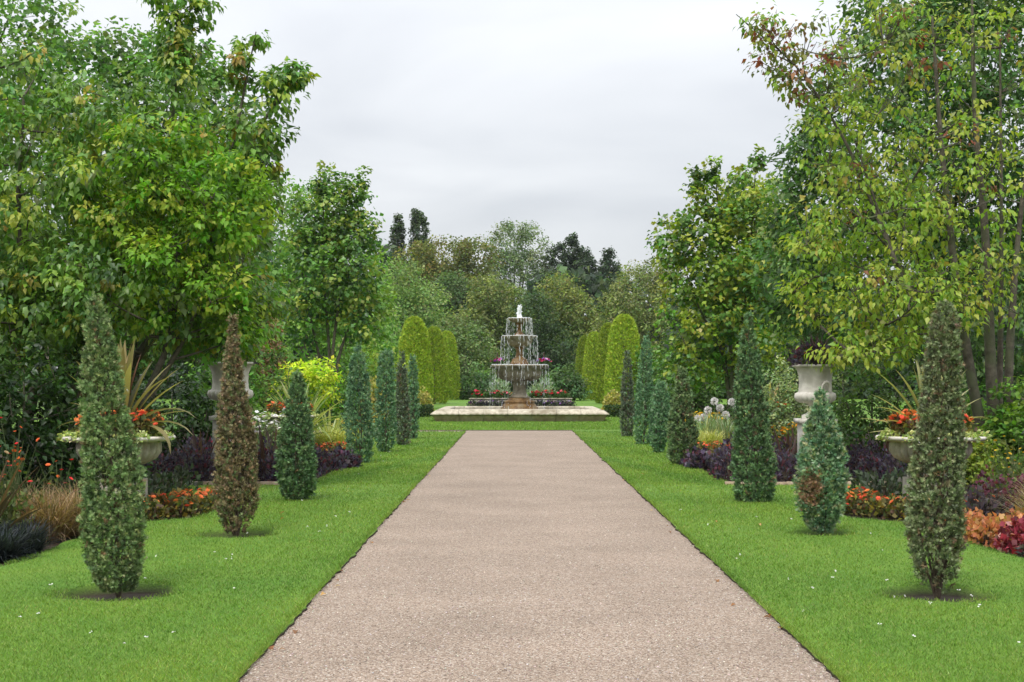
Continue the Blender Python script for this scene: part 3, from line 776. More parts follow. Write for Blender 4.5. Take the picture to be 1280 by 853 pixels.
Yp = 42.0
simple_tree('poplar_tree', 'tall soft grey-green tree rising behind the large drooping-leaved tree',
            [lob(0, 50, 100, 110, Yp, 3), lob(100, 125, 100, 90, Yp, 3), lob(210, 130, 90, 80, Yp, 2.5), lob(275, 160, 60, 70, Yp, 2), lob(150, 250, 200, 120, Yp, 3.5), lob(262, 85, 28, 28, Yp, 1.2), lob(210, 70, 30, 28, Yp, 1.2), lob(150, 62, 28, 30, Yp, 1.5),
             lob(40, 380, 260, 110, Yp, 3), lob(240, 330, 110, 130, Yp, 2.5)],
            Yp, 1750, 22, .55, .17, [(5, (.085, .165, .055)), (3, (.125, .215, .075)), (2, (.055, .110, .045)), (1, (.16, .25, .08))], BROAD2, shell=.6, twigs=True)
Yl = 82.0
simple_tree('light_green_tree', 'light green feathery tree behind the mid-green upright tree with slim dark stems',
            [lob(345, 300, 55, 80, Yl, 3.5), lob(395, 290, 50, 70, Yl, 3.5), lob(350, 390, 80, 90, Yl, 4), lob(440, 350, 50, 80, Yl, 3.5), lob(455, 430, 60, 60, Yl, 3), lob(390, 450, 110, 60, Yl, 4), lob(300, 300, 50, 90, Yl, 3)],
            Yl, 850, 20, .62, .26, [(5, (.115, .215, .055)), (3, (.155, .275, .070)), (1.5, (.080, .150, .045))], LEAF2, shell=.62, flat=.8)
Yh = 55.0
def hornbeam(name, label, lobs, base_px, Y, trunks, pal, n=650, **kw):
    b = np.array([(base_px - VX) * Y / F, Y, 0.0])
    st = []
    for q in trunks: st.append(([b + (rng.normal(0, .12), 0, 0)] + [wp(px, py, Y + dy_) for px, py, dy_ in q], .085, .012))
    return tree(name, label, 'tree', b, st, lobs, n, 16, .40, .17, pal, LEAF4 if kw.pop('near', 0) else BROAD2, M_GLOSS, twigs=True, trunk_r=.1, shell=.35, **kw)
hornbeam('upright_tree', 'mid-green upright tree with slim dark stems beside lime-yellow foliage',
         [lob(400, 330, 42, 70, Yh, 1.6), lob(440, 330, 40, 70, Yh, 1.5), lob(415, 260, 30, 40, Yh, 1.0), lob(404, 228, 12, 22, Yh, .5, 1.6), lob(432, 238, 10, 20, Yh, .4, 1.6), lob(452, 235, 12, 24, Yh, .5, 1.6), lob(455, 280, 16, 30, Yh, .6),
          lob(380, 390, 40, 40, Yh, 1.3), lob(460, 395, 30, 45, Yh, 1.2), lob(375, 290, 24, 50, Yh, 1.0)],
         412, Yh, [[(412, 440, 0), (405, 360, .3), (404, 230, 0)], [(416, 430, -.2), (428, 350, -.2), (452, 240, 0)], [(398, 440, .2), (383, 380, 0), (372, 300, 0)], [(424, 440, .1), (445, 390, .2), (470, 360, 0)]],
         [(5, (.080, .160, .038)), (3, (.125, .205, .040)), (2, (.045, .100, .038)), (2, (.20, .245, .055))])
Yh2 = 50.0
hornbeam('upright_tree', 'yellowing upright tree with dark trunk behind the yellow and white flowers',
         [lob(880, 330, 55, 60, Yh2, 1.8), lob(930, 320, 55, 70, Yh2, 1.8), lob(880, 400, 62, 50, Yh2, 1.8), lob(940, 420, 55, 50, Yh2, 1.6), lob(880, 250, 20, 30, Yh2, .7, 1.5), lob(893, 212, 9, 20, Yh2, .4, 2), lob(870, 225, 9, 18, Yh2, .4, 1.6), lob(940, 235, 22, 40, Yh2, .8, 1.3), lob(945, 195, 9, 18, Yh2, .4, 1.8), lob(910, 270, 30, 30, Yh2, 1),
          lob(850, 300, 30, 40, Yh2, 1), lob(975, 330, 40, 80, Yh2, 1.4), lob(860, 455, 48, 30, Yh2, 1.2)],
         914, Yh2, [[(914, 440, 0), (908, 360, 0), (893, 210, 0)], [(920, 440, .2), (935, 360, 0), (945, 200, 0)], [(905, 440, .2), (875, 390, 0), (850, 320, 0)]],
         [(4, (.085, .165, .030)), (3, (.165, .230, .034)), (2, (.045, .095, .030)), (3, (.24, .265, .040))], n=900)

# ---- loose multi-stemmed tree with reddening tips
Y2 = 22.6
R1 = [lob(1130, 380, 105, 55, Y2 - .6, 1.3, 1.9), lob(1075, 435, 60, 32, Y2 - .7, .9, 1.7), lob(1110, 270, 100, 80, Y2, 1.6, .8), lob(1200, 240, 95, 130, Y2, 1.8, .65), lob(1050, 170, 60, 80, Y2, 1.0, .9),
      lob(1000, 75, 52, 60, Y2, .8, .8), lob(950, 38, 32, 30, Y2, .5, 1.2), lob(1100, 70, 95, 80, Y2, 1.4, .6), lob(1230, 70, 70, 80, Y2, 1.5, .55), lob(1020, 300, 40, 50, Y2, .8, 1.0), lob(1010, 375, 34, 32, Y2, .7, 1.2), lob(1240, 360, 40, 60, Y2, .8, .4)]
PR1 = [(5, (0.176, 0.263, 0.04)), (3, (0.247, 0.314, 0.05)), (2, (0.123, 0.202, 0.04)), (0.6, (0.318, 0.246, 0.067))]
PRED = [(3, (.17, .20, .045)), (3, (.22, .115, .055)), (1.6, (.26, .08, .045)), (3, (.12, .17, .045))]
b3 = np.array([7.65, 22.8, .02])
S3 = [([b3 + (-.1, 0, 0), wp(1215, 480, Y2), wp(1192, 330, Y2), wp(1176, 180, Y2), wp(1165, 20, Y2)], .10, .018), ([b3, wp(1238, 460, Y2), wp(1233, 300, Y2), wp(1218, 150, Y2), wp(1215, 0, Y2)], .11, .018),
      ([b3 + (.12, 0, 0), wp(1262, 430, Y2), wp(1272, 300, Y2 + .2), wp(1290, 150, Y2)], .09, .02), ([b3 + (-.2, -.1, 0), wp(1205, 520, Y2), wp(1165, 430, Y2 - .2), wp(1120, 330, Y2 - .3), wp(1070, 180, Y2)], .075, .012),
      ([wp(1120, 330, Y2 - .3), wp(1060, 180, Y2), wp(1000, 85, Y2), wp(920, 18, Y2)], .035, .006), ([b3 + (.05, .2, 0), wp(1250, 470, Y2 + .4), wp(1252, 300, Y2 + .4), wp(1250, 60, Y2 + .2)], .07, .015),
      ([wp(1165, 430, Y2 - .2), wp(1110, 420, Y2 - .5), wp(1060, 440, Y2 - .6)], .03, .006)]
tree('multi_stemmed_tree', 'loose multi-stemmed tree with grey trunks, yellow-green leaves and reddening tips', 'tree', b3, S3, R1, 780, 14, .25, .105, PR1, LEAF4, M_LEAF,
     droop=.8, singles=290, hue=.16, jit=.4, twigs='all', shell=.2,
     clump_pal=lambda p, l: PRED if (p[2] > 6.0 and random.random() < (.55 if p[0] < 4.9 else .33)) or random.random() < .03 else None)
Yw = 40.0
simple_tree('whitebeam_tree', 'big dark green tree with pale leaf undersides behind the multi-stemmed tree',
            [lob(1040, 270, 70, 110, Yw, 2.5), lob(1010, 200, 35, 50, Yw, 1.5), lob(1120, 170, 110, 160, Yw, 3), lob(1230, 150, 120, 200, Yw, 3), lob(1000, 330, 60, 80, Yw, 2.2), lob(1100, 370, 140, 110, Yw, 3), lob(1250, 380, 120, 120, Yw, 3), lob(1120, 10, 60, 50, Yw, 2), lob(1230, -20, 90, 60, Yw, 2), lob(1020, 160, 14, 26, Yw, .7, 1.5), lob(985, 260, 25, 45, Yw, 1), lob(1290, 220, 90, 160, Yw, 3), lob(1170, 90, 90, 90, Yw, 3)],
            Yw, 2250, 22, .46, .18, [(5, (.060, .120, .045)), (3, (.085, .155, .062)), (2, (.038, .075, .034)), (1.6, (.21, .27, .15))], LEAF2, shell=.62, base_px=1160, twigs=True)
simple_tree('yellowing_tree', 'rounded yellow-green tree between the whitebeam and the upright yellowing tree',
            [lob(935, 300, 40, 70, 62, 2), lob(965, 270, 36, 50, 62, 2), lob(950, 370, 60, 70, 62, 2.4), lob(920, 250, 18, 40, 62, 1)],
            62.0, 420, 18, .45, .22, [(5, (.160, .225, .040)), (3, (.115, .180, .036)), (2, (.22, .27, .05))], BROAD2, shell=.55)

# ---- understorey shrubs that close the view below the crowns
PM = [(5, (.065, .130, .036)), (3, (.095, .170, .045)), (2, (.040, .085, .028))]
PY = [(5, (.15, .21, .045)), (3, (.22, .26, .06)), (2, (.09, .15, .035))]
PSILV = [(5, (.17, .215, .15)), (3, (.24, .28, .20)), (2, (.10, .135, .09))]
SH = [  # px centre, px top, half width px, distance, palette, leaf, label
    (330, 425, 60, 34, PM, .11, 'mid-green leafy shrub behind the tall pale urn'),
    (275, 430, 50, 28, PM, .10, 'green leafy shrub beside the tall pale urn under the large tree'),
    (330, 370, 26, 40, [(4, (.16, .10, .075)), (3, (.10, .13, .05)), (2, (.22, .13, .11))], .11, 'reddish-brown shrub behind the tall pale urn'),
    (440, 440, 55, 60, PM, .15, 'green shrub behind the wispy-topped blue-green juniper'),
    (475, 420, 40, 68, PY, .16, 'yellow-green shrub beside the clipped golden cypress row'),
    (385, 470, 70, 48, PM, .14, 'dark leafy shrub below the slim dark stems'),
    (1010, 430, 60, 30, [(5, (.050, .085, .040)), (3, (.085, .12, .06))], .09, 'fine-leaved dark shrub behind the tall urn with purple plants'),
    (975, 445, 34, 28, PSILV, .07, 'silver-grey leaved shrub behind the tall tapering juniper'),
    (1090, 430, 70, 25, [(5, (.055, .100, .036)), (3, (.085, .135, .045)), (2, (.035, .06, .028))], .085, 'fine-leaved green shrub between tall urn and bowl urn by the multi-stemmed tree'),
    (1180, 455, 60, 26, PM, .09, 'green shrub behind the multi-stemmed tree trunks'),
    (1275, 470, 50, 22.2, [(5, (.07, .14, .03)), (3, (.13, .20, .04))], .10, 'leafy green shrub beside the grey trunks of multi-stemmed tree'),
    (1200, 530, 45, 21.5, [(5, (.17, .20, .04)), (3, (.10, .15, .035))], .07, 'low golden-green shrub at the foot of the grey trunks'),
    (860, 440, 60, 58, [(5, (.04, .075, .028)), (3, (.07, .12, .035))], .16, 'dark shrub below the yellowing upright tree'),
    (960, 460, 50, 40, PDARK, .12, 'very dark shrub in the shade of the yellowing upright tree'),
    (820, 430, 40, 75, PM, .2, 'green shrub behind the tall slim blue-green juniper'),
]
for px, pt, rx, Yd, pal, lf, lab in SH:
    c = wp(px, pt, Yd); k = Yd / F; b = np.array([c[0], Yd, .0]); hz = c[2]
    tree('shrub', lab, 'shrub', b, [([b, b + (0, 0, hz * .6)], .04, .01), ([b, b + (rx * k * .5, 0, hz * .6)], .03, .01), ([b, b + (-rx * k * .5, 0, hz * .6)], .03, .01)],
         [(c[0], Yd, hz * .55, rx * k * .85, rx * k * .7, hz * .43), (c[0] - rx * k * .35, Yd - .2, hz * .35, rx * k * .75, rx * k * .7, hz * .35), (c[0] + rx * k * .4, Yd - .1, hz * .36, rx * k * .7, rx * k * .7, hz * .36)],
         240, 15, .16 * max(1, lf / .1), lf, pal, LEAF2, group='shrubs behind the flower beds', droop=.3, trunk_r=.05)

# ---- far trees
def far(name, label, lobs, Y, pal, n=320, per=18, cr=1.0, leaf=.42, **kw):
    pal = [(p[0], tuple(np.array(p[1]) * (1.22, 1.10, 1.05))) for p in pal]
    return simple_tree(name, label, lobs, Y, int(n * 1.5), 20, cr * .85, leaf * .66, pal, BROAD2, shell=.72, flat=.8, tr=.4, **kw)
YF = 190.0
far('poplar_tree', 'narrow column poplar on the skyline, the slimmer of two', [lob(498, 280, 4, 12, YF, .5, 1.6), lob(497, 300, 8, 26, YF, 1.0), lob(497, 345, 9, 44, YF, 1.2)], YF, [(4, (.040, .068, .040)), (2, (.03, .05, .032))], 210, cr=.45)
far('poplar_tree', 'broader column poplar on the skyline, the taller of two', [lob(521, 274, 6, 11, YF, .8, 1.6), lob(524, 292, 11, 22, YF, 1.3), lob(527, 318, 15, 26, YF, 1.6), lob(525, 360, 17, 40, YF, 1.8)], YF, [(4, (.042, .072, .040)), (2, (.03, .055, .032))], 320, cr=.5)
far('dark_tree', 'small dark tree at the foot of the slim skyline poplar', [lob(482, 328, 9, 16, YF, 1.5), lob(484, 370, 14, 40, YF, 1.5)], YF, [(4, (.06, .10, .06)), (2, (.04, .07, .04))], 100)
Y5 = 160.0
far('chestnut_tree', 'broad bronze-tinged tree below the skyline poplars', [lob(520, 328, 26, 22, Y5, 3), lob(560, 320, 34, 24, Y5, 3.5), lob(595, 322, 28, 24, Y5, 3), lob(555, 355, 60, 34, Y5, 4)], Y5,
    [(4, (.105, .118, .045)), (3, (.085, .112, .042)), (1.2, (.135, .112, .05)), (1.5, (.06, .085, .036))], 420)
far('willow_tree', 'tall feathery grey-green tree behind the fountain jet', [lob(635, 310, 26, 30, YF, 3), lob(662, 318, 26, 34, YF, 3), lob(648, 350, 44, 40, YF, 4), lob(620, 340, 16, 34, YF, 2), lob(660, 290, 10, 12, YF, 1.2), lob(632, 288, 12, 10, YF, 1.2)], YF,
    [(4, (.095, .145, .095)), (3, (.12, .175, .11)), (2, (.065, .10, .065))], 420, leaf=.38)
far('conifer_tree', 'dark ragged conifer on the skyline beside the feathery grey-green tree', [lob(700, 335, 18, 30, YF, 2), lob(712, 312, 10, 16, YF, 1.5), lob(728, 335, 16, 24, YF, 2), lob(715, 360, 32, 30, YF, 3), lob(690, 320, 8, 10, YF, 1), lob(738, 352, 14, 18, YF, 1.6), lob(716, 300, 4, 8, YF, .5, 2.5), lob(724, 318, 8, 10, YF, .8, 1.5)], YF,
    [(4, (.024, .045, .030)), (2, (.034, .060, .038))], 460, cr=.55)
far('dark_tree', 'small dark pointed tree on the skyline beside the ragged conifer', [lob(761, 320, 6, 10, YF, .8, 1.5), lob(762, 334, 12, 16, YF, 1.4), lob(764, 357, 19, 26, YF, 2), lob(765, 390, 22, 30, YF, 2)], YF, [(4, (.03, .054, .04)), (2, (.042, .068, .048))], 280, cr=.55)
Ym = 125.0
far('pale_tree', 'pale green billowing tree between golden cypress row and bronze tree', [lob(505, 360, 28, 34, Ym, 3), lob(535, 385, 24, 30, Ym, 3), lob(500, 400, 30, 40, Ym, 3), lob(540, 430, 34, 40, Ym, 3)], Ym, [(4, (.115, .195, .085)), (3, (.15, .235, .105)), (2, (.075, .13, .06))], 380, cr=.85, leaf=.34)
far('dark_tree', 'dark green tree below the bronze-tinged tree', [lob(562, 370, 24, 28, 150, 3), lob(575, 400, 30, 30, 150, 3)], 150.0, [(4, (.045, .085, .04)), (2, (.065, .11, .05))], 240)
far('lime_tree', 'olive-green domed tree directly behind the fountain, beside the dark one', [lob(610, 370, 26, 26, 135, 3), lob(640, 385, 30, 28, 135, 3), lob(600, 410, 36, 34, 135, 3.5), lob(595, 440, 40, 34, 135, 3)], 135.0,
    [(4, (.09, .125, .055)), (3, (.125, .155, .068)), (2, (.055, .085, .038))], 480, cr=.8, leaf=.36)
far('lime_tree', 'olive-green domed tree with pale top beside the sage-green slope tree', [lob(700, 365, 28, 24, 140, 3), lob(715, 395, 34, 30, 140, 3.5), lob(690, 420, 30, 34, 140, 3), lob(730, 430, 30, 36, 140, 3)], 140.0,
    [(4, (.10, .135, .055)), (3, (.145, .17, .07)), (2, (.055, .085, .038))], 480, cr=.8, leaf=.36)
far('dark_tree', 'very dark evergreen tree standing close behind the fountain', [lob(668, 400, 26, 34, 120, 2.5), lob(690, 440, 30, 36, 120, 2.5), lob(665, 450, 34, 30, 120, 2.5)], 120.0, [(4, (.030, .058, .034)), (2, (.045, .08, .042))], 360, cr=.7, leaf=.3)
far('willow_tree', 'grey-green willowy tree leaning behind the fountain bowls', [lob(590, 445, 30, 40, 110, 2.5), lob(610, 465, 24, 28, 110, 2), lob(560, 440, 24, 44, 110, 2)], 110.0, [(4, (.085, .13, .07)), (3, (.11, .155, .085)), (2, (.05, .085, .045))], 360, cr=.65, leaf=.28)
far('sage_tree', 'wide sage-green tree whose crown slopes down towards the fountain', [lob(800, 370, 40, 40, 115, 3.5), lob(775, 400, 30, 40, 115, 3), lob(765, 440, 34, 40, 115, 3), lob(830, 400, 40, 70, 115, 3.5), lob(820, 345, 24, 24, 115, 2)], 115.0,
    [(4, (.115, .150, .075)), (3, (.155, .185, .10)), (2, (.065, .095, .045))], 560, cr=.7, leaf=.28)
for px, pt, rx, Yd, lab in ((705, 455, 26, 100, 'rounded green bush behind the red geranium planter'), (600, 462, 24, 104, 'rounded green bush behind the clipped golden cypresses'), (560, 450, 26, 122, 'dark rounded bush behind the last clipped golden cypress'), (740, 455, 26, 122, 'dark rounded bush beside the dark evergreen tree')):
    c = wp(px, pt, Yd); k = Yd / F
    simple_tree('bush', lab, [(c[0], Yd, c[2] * .55, rx * k, rx * k, c[2] * .45), (c[0] + rx * k * .4, Yd - .3, c[2] * .35, rx * k * .8, rx * k, c[2] * .36), (c[0] - rx * k * .5, Yd - .3, c[2] * .35, rx * k * .7, rx * k, c[2] * .36)],
                Yd, 200, 18, .4, .22, [(4, (.060, .11, .05)), (2, (.085, .14, .06)), (2, (.04, .07, .035))], cat='shrub', tr=.06)
# a dense belt of wood closing the gaps far behind
m = MB(); n_ = 40000
for Yb, x0, x1, h0 in ((210, -75, 75, 14), (176, -45, 45, 14.5), (110, -60, -24, 9), (110, 26, 60, 9), (70, -50, -19, 8), (70, 20, 45, 8), (110, -25, -11, 8), (110, 12, 27, 8)):
    q = n_ // (7 if Yb < 150 else 4); X = rng.uniform(x0, x1, q); hh = h0 * (1 + .18 * vnoise(X, 71, .25)); Z = hh * rng.random(q) ** .8
    P = np.stack([X, Yb + rng.normal(0, 1.2, q) - 1.5 * np.sin(Z / hh * 3), Z], -1)
    d = nrm(rng.normal(0, .6, (q, 3)) + (0, -.3, -.4)); nn = nrm(rng.normal(0, .5, (q, 3)) + (0, -.7, .6))
    scatter(m, BROAD2, P, d, nn, rng.uniform(.5, 1.1, q) * min(Yb, 150) / 120, shades([(3, (.05, .09, .04)), (2, (.08, .13, .05)), (2, (.035, .06, .03))], q, .3))
tag(m.build('distant_wood', M_LEAF), 'dark mass of far-off woodland closing the view behind the single trees', 'woodland', kind='stuff')

# ------------------------------------------------------------------ clipped golden cypresses, hedges, golden bushes
def cypress(x, Y, hw, h, label, group, tone=1.0):  # tone: per-tree brightness, standing in for the shaded sides that separate overlapping trees
    root = thing('clipped_cypress', label, 'cypress', (x, Y, .055), group)
    m = MB(); m.tube([(0, 0, -.05), (0, 0, h * .5), (0, 0, h * .9)], [.12, .08, .02], 6); m.build('trunk', M_BARK, root)
    n = 10500
    t_ = rng.random(n) ** .9; z = t_ * h
    prof = hw * np.interp(t_, [0, .05, .2, .5, .75, .88, .95, .985, 1], [.84, .95, 1.0, .90, .75, .60, .44, .26, .08])
    a = rng.random(n) * 6.283
    lump = 1 + .025 * vnoise(a * 1.2 + z, int(abs(x) * 7) + 5, 2) + .02 * vnoise(z * 3 + a, int(Y) + 6, 2)
    r = prof * lump * np.where(rng.random(n) < .8, 1 - .04 * rng.random(n), .82 + .1 * rng.random(n))
    P = np.stack([r * np.cos(a), r * np.sin(a), z], -1)
    O = np.stack([np.cos(a), np.sin(a), .35 + 0 * a], -1)
    d = nrm(O * .6 + (0, 0, .8) + rng.normal(0, .45, (n, 3))); nn = nrm(O + rng.normal(0, .5, (n, 3)))
    mb = MB(); scatter(mb, SPRIG, P, d, nn, .11 + .055 * rng.random(n), tone * shades([(5, (.330, .440, .045)), (3, (.440, .540, .060)), (2, (.190, .280, .030))], n, .22))
    mb.build('foliage', M_NEEDLE, root)['kind'] = 'stuff'
ORD = ['first', 'second', 'third', 'fourth']
for i, (px, Y, hw, h) in enumerate([(518, 74, .92, 4.65), (542, 87, .86, 4.60), (558.5, 103, .92, 4.85), (565, 120, .8, 5.0)]):
    cypress((px - VX) * Y / F, Y, hw, h, f'tall clipped golden cypress, {ORD[i]} from the fountain on the browned juniper side', 'clipped golden cypresses beyond the fountain', (1.05, .88, 1.0, .82)[i])
for i, (px, Y, hw, h) in enumerate([(780, 76, 1.0, 4.85), (760, 88, .80, 4.85), (743, 102, .85, 4.75), (731.5, 114, .80, 4.85)]):
    cypress((px - VX) * Y / F, Y, hw, h, f'tall clipped golden cypress, {ORD[i]} from the fountain on the olive juniper side', 'clipped golden cypresses beyond the fountain', (1.05, .74, 1.0, .70)[i])

def hedge(x0, x1, y0, y1, h, label):
    cx, cy_ = (x0 + x1) / 2, (y0 + y1) / 2
    root = thing('box_hedge', label, 'hedge', (cx, cy_, .055), 'low clipped hedges round the fountain')
    n = int(900 * (x1 - x0)); hx, hy = (x1 - x0) / 2, (y1 - y0) / 2
    P = np.stack([rng.uniform(-hx, hx, n), rng.uniform(-hy, hy, n), rng.uniform(0, h, n)], -1)
    f = rng.integers(0, 3, n); P[f == 0, 2] = h; P[f == 1, 1] = -hy
    P += rng.normal(0, .02, (n, 3)); P[:, 2] = np.maximum(P[:, 2], .02)
    O = np.zeros((n, 3)); O[f == 0, 2] = 1; O[f != 0, 1] = -1
    mb = MB(); scatter(mb, BROAD2, P, nrm(O * .4 + rdir(n)), nrm(O + .6 * rdir(n)), .05 + .05 * rng.random(n), shades([(4, (.045, .085, .028)), (2, (.065, .115, .034)), (1, (.03, .055, .02))], n))
    mb.build('foliage', M_LEAF, root)['kind'] = 'stuff'
    m = MB(); [m.tube([(x, 0, 0), (x + .05, 0, h * .8)], [.012, .006], 4) for x in np.arange(-hx + .1, hx, .25)]; m.build('stems', M_TWIG, root)['kind'] = 'stuff'
hedge(-9, -3.35, 58.2, 59.0, .42, 'low dark clipped hedge between fountain and golden bush, by the cross path')
hedge(3.62, 9, 58.2, 59.0, .42, 'low dark clipped hedge between fountain and golden bush, by the slim grey-green juniper')
hedge(-5.2, -2.6, 112, 112.8, .45, 'low dark clipped hedge far beyond the fountain, behind the red geraniums')
hedge(3.6, 6.0, 112, 112.8, .45, 'low dark clipped hedge far beyond the fountain, below a small golden bush')

def mound(name, label, cat, x, Y, r, h, n, leaf, pal, T=LEAF2, mat=None, group=None, z=.02, flowers=0, fsize=.06, fpal=None, fmesh=None, ry=None, upright=.5, fz=.02, flat_top=.5, part='foliage'):
    """low leafy plant; its flowers are parts of their own"""
    root = thing(name, label, cat, (x, Y, z), group)
    ry = ry or r
    u = rdir(n); u[:, 2] = np.abs(u[:, 2]) ** (flat_top + .3)
    q = (.35 + .65 * rng.random(n)) ** .6
    P = u * q[:, None] * np.array([r, ry, h]); P *= (1 + .10 * vnoise(np.arctan2(u[:, 1], u[:, 0]), int(abs(x * 131 + Y * 17)), 1.4))[:, None]
    P[:, 2] = np.maximum(P[:, 2], .015)
    d = nrm(u * .8 + rng.normal(0, .5, (n, 3)) + (0, 0, upright)); nn = nrm(u + (0, 0, .6) + rng.normal(0, .4, (n, 3)))
    mb = MB()
    st = MB()
    for k in range(10):
        a = random.random() * 6.28; rr = r * random.uniform(.2, .7)
        st.tube([(0, 0, -.01), (rr * .4 * math.cos(a), rr * .4 * math.sin(a), h * .4), (rr * math.cos(a), rr * math.sin(a), h * .75)], [.007, .005, .003], 4)
    st.build('stems', M_TWIG, root)['kind'] = 'stuff'
    scatter(mb, T, P, d, nn, leaf * (.6 + .7 * rng.random(n)), shades(pal, n, .2))
    mb.build(part, mat or M_LEAF, root)['kind'] = 'stuff'
    for k in range(flowers):
        a = random.random() * 6.283; q = math.sqrt(random.random()) * .95
        zz = h * math.sqrt(max(0, 1 - q * q * .8)) + random.uniform(-.01, fz)
        f = link('flower', fmesh, None, root)
        f.location = (r * q * math.cos(a), ry * q * math.sin(a), zz)
        s_ = fsize * random.uniform(.7, 1.2); f.scale = (s_, s_, s_)
        f.rotation_euler = (random.uniform(-.9, .5), random.uniform(-.6, .6), random.random() * 6.28)
        c = shades(fpal, 1, .12)[0]; f.color = (*[float(v) for v in c], 1)
    return root

def flower_mesh(name, petals=7, layers=2, cup=.35):
    V, T = [], []
    for l in range(layers):
        for k in range(petals):
            a = 2 * math.pi * (k + .5 * l) / petals; b = len(V); s_ = 1 - .35 * l; zt = cup * (1 + l * .6)
            ca, sa = math.cos(a), math.sin(a)
            def pt(r_, t_, z_): return (s_ * (r_ * ca - t_ * sa) * .5, s_ * (r_ * sa + t_ * ca) * .5, z_ * .5)
            V += [pt(0, 0, l * .15), pt(.6, -.38, zt * .6), pt(1, 0, zt), pt(.6, .38, zt * .6)]
            T += [(b, b + 1, b + 2), (b, b + 2, b + 3)]
    me = make_mesh(name, V, T); me.materials.append(M_OBJPETAL)
    return me
FL = flower_mesh('flower'); FL1 = flower_mesh('flower', 6, 1, .25)

PGOLD = [(5, (.42, .38, .10)), (3, (.52, .48, .20)), (2, (.20, .24, .05))]
for px, py, r, Y, lab in ((527, 502, .50, 63, 'golden variegated bush beyond the hedge, by the last narrow juniper'), (582, 489, .55, 115, 'small golden bush far beyond the fountain, behind red geraniums'),
                          (766, 505, .46, 63, 'golden variegated bush beyond the hedge, behind the slim grey-green juniper'), (713, 487, .55, 115, 'small golden bush far beyond the fountain, by the fourth golden cypress'),
                          (468, 492, .50, 46, 'yellow variegated bush between two blue-green junipers'), (549, 497, .3, 100, 'small yellow-green bush between the clipped golden cypresses')):
    c = wp(px, py, Y)
    mound('golden_bush', lab, 'shrub', c[0], Y, r, max(c[2] + r * .9, .5), 1500, .11, PGOLD, BROAD2, z=.05, flat_top=.7)

# ------------------------------------------------------------------ planter and flowers behind the fountain
for sx, lab in ((-1, 'low stone planter of red geraniums behind the fountain, near the small golden hedge bush'), (1, 'low stone planter of red geraniums behind the fountain, by the rounded green bush')):
    px0 = .3 + 1.55 * sx
    pr = thing('stone_planter', lab, 'planter', (px0, 78, .055), 'stone planters behind the fountain')
    for k in range(6):
        m = MB(); m.box(-1.2 + .4 * k + .006, -1.2 + .4 * (k + 1) - .006, -.5, -.35, 0, .42); m.build('wall_block', M_STONE, pr)
        m = MB(); m.box(-1.24 + .413 * k + .005, -1.24 + .413 * (k + 1) - .005, -.54, -.31, .424, .48); m.build('coping_stone', M_COPE, pr)
    m = MB(); m.box(-1.2, -1.05, -.348, .5, 0, .42); m.build('wall_block', M_STONE, pr)
    m = MB(); m.box(1.05, 1.2, -.348, .5, 0, .42); m.build('wall_block', M_STONE, pr)
    m = MB(); m.box(-1.04, 1.04, -.34, .5, .30, .38); m.build('soil', M_SOIL, pr)
    for k in range(4):
        mound('geranium', 'red-flowered geranium in the stone planter behind the fountain', 'flower', px0 - .8 + .53 * k, 77.9, .33, .42, 260, .12, PM, BROAD2, z=.42, flowers=11, fsize=.17, fpal=[(4, (.55, .025, .03)), (2, (.65, .05, .10)), (1, (.62, .20, .25))], fmesh=FL, group='geraniums in the stone planters', fz=.12)
    for k in range(5):
        mound('petunia', 'purple petunia in front of the stone planter behind the fountain', 'flower', px0 - 1.0 + .5 * k, 76.9, .34, .36, 220, .10, [(3, (.035, .022, .05)), (2, (.06, .09, .05))], z=.05, flowers=9, fsize=.12, fpal=[(4, (.20, .08, .32)), (2, (.35, .28, .45)), (1, (.45, .10, .30))], fmesh=FL1, group='petunias in front of the stone planters')
    mound('silver_bush', 'silvery grey-green bush rising behind ' + ('red geraniums near the small golden hedge bush' if sx < 0 else 'red geraniums near the rounded green bush'), 'shrub', px0 - sx * .35, 79.2, .75, 1.75, 900, .22, [(4, (.30, .38, .27)), (2, (.40, .47, .36)), (2, (.18, .26, .15))], NARROW2, z=.05, flat_top=1.0)
    # hanging flower basket on a post
    hb = thing('basket_post', 'slim post carrying a hanging basket behind the fountain bowls, ' + ('on the browned juniper side' if sx < 0 else 'on the egg-shaped juniper side'), 'post', (.3 + 1.28 * sx, 79.6, .055), 'basket posts behind the fountain')
    m = MB(); m.tube([(0, 0, 0), (0, 0, 1.5), (0, 0, 2.95)], .035, 6); po = m.build('post', M_TWIG, hb)
    m = MB(); m.tube([(0, -.0, 2.9), (0, -.15, 2.97), (0, -.32, 2.93)], .02, 5); m.build('hook', M_TWIG, po)
    bk = mound('hanging_basket', 'hanging basket of purple and crimson flowers behind the fountain bowls', 'basket', .3 + 1.28 * sx, 79.25, .42, .36, 260, .12, PM, z=2.3, flowers=40, fsize=.19, fpal=[(3, (.30, .05, .42)), (3, (.50, .02, .12)), (2, (.20, .12, .5)), (1, (.6, .3, .5))], fmesh=FL1, group='hanging baskets behind the fountain', fz=.06)
    m = MB(); m.lathe([(0, -.22), (.16, -.19), (.26, -.08), (.29, .02), (.27, .02), (0, -.02)], 16); m.build('bowl', M_TWIG, bk)

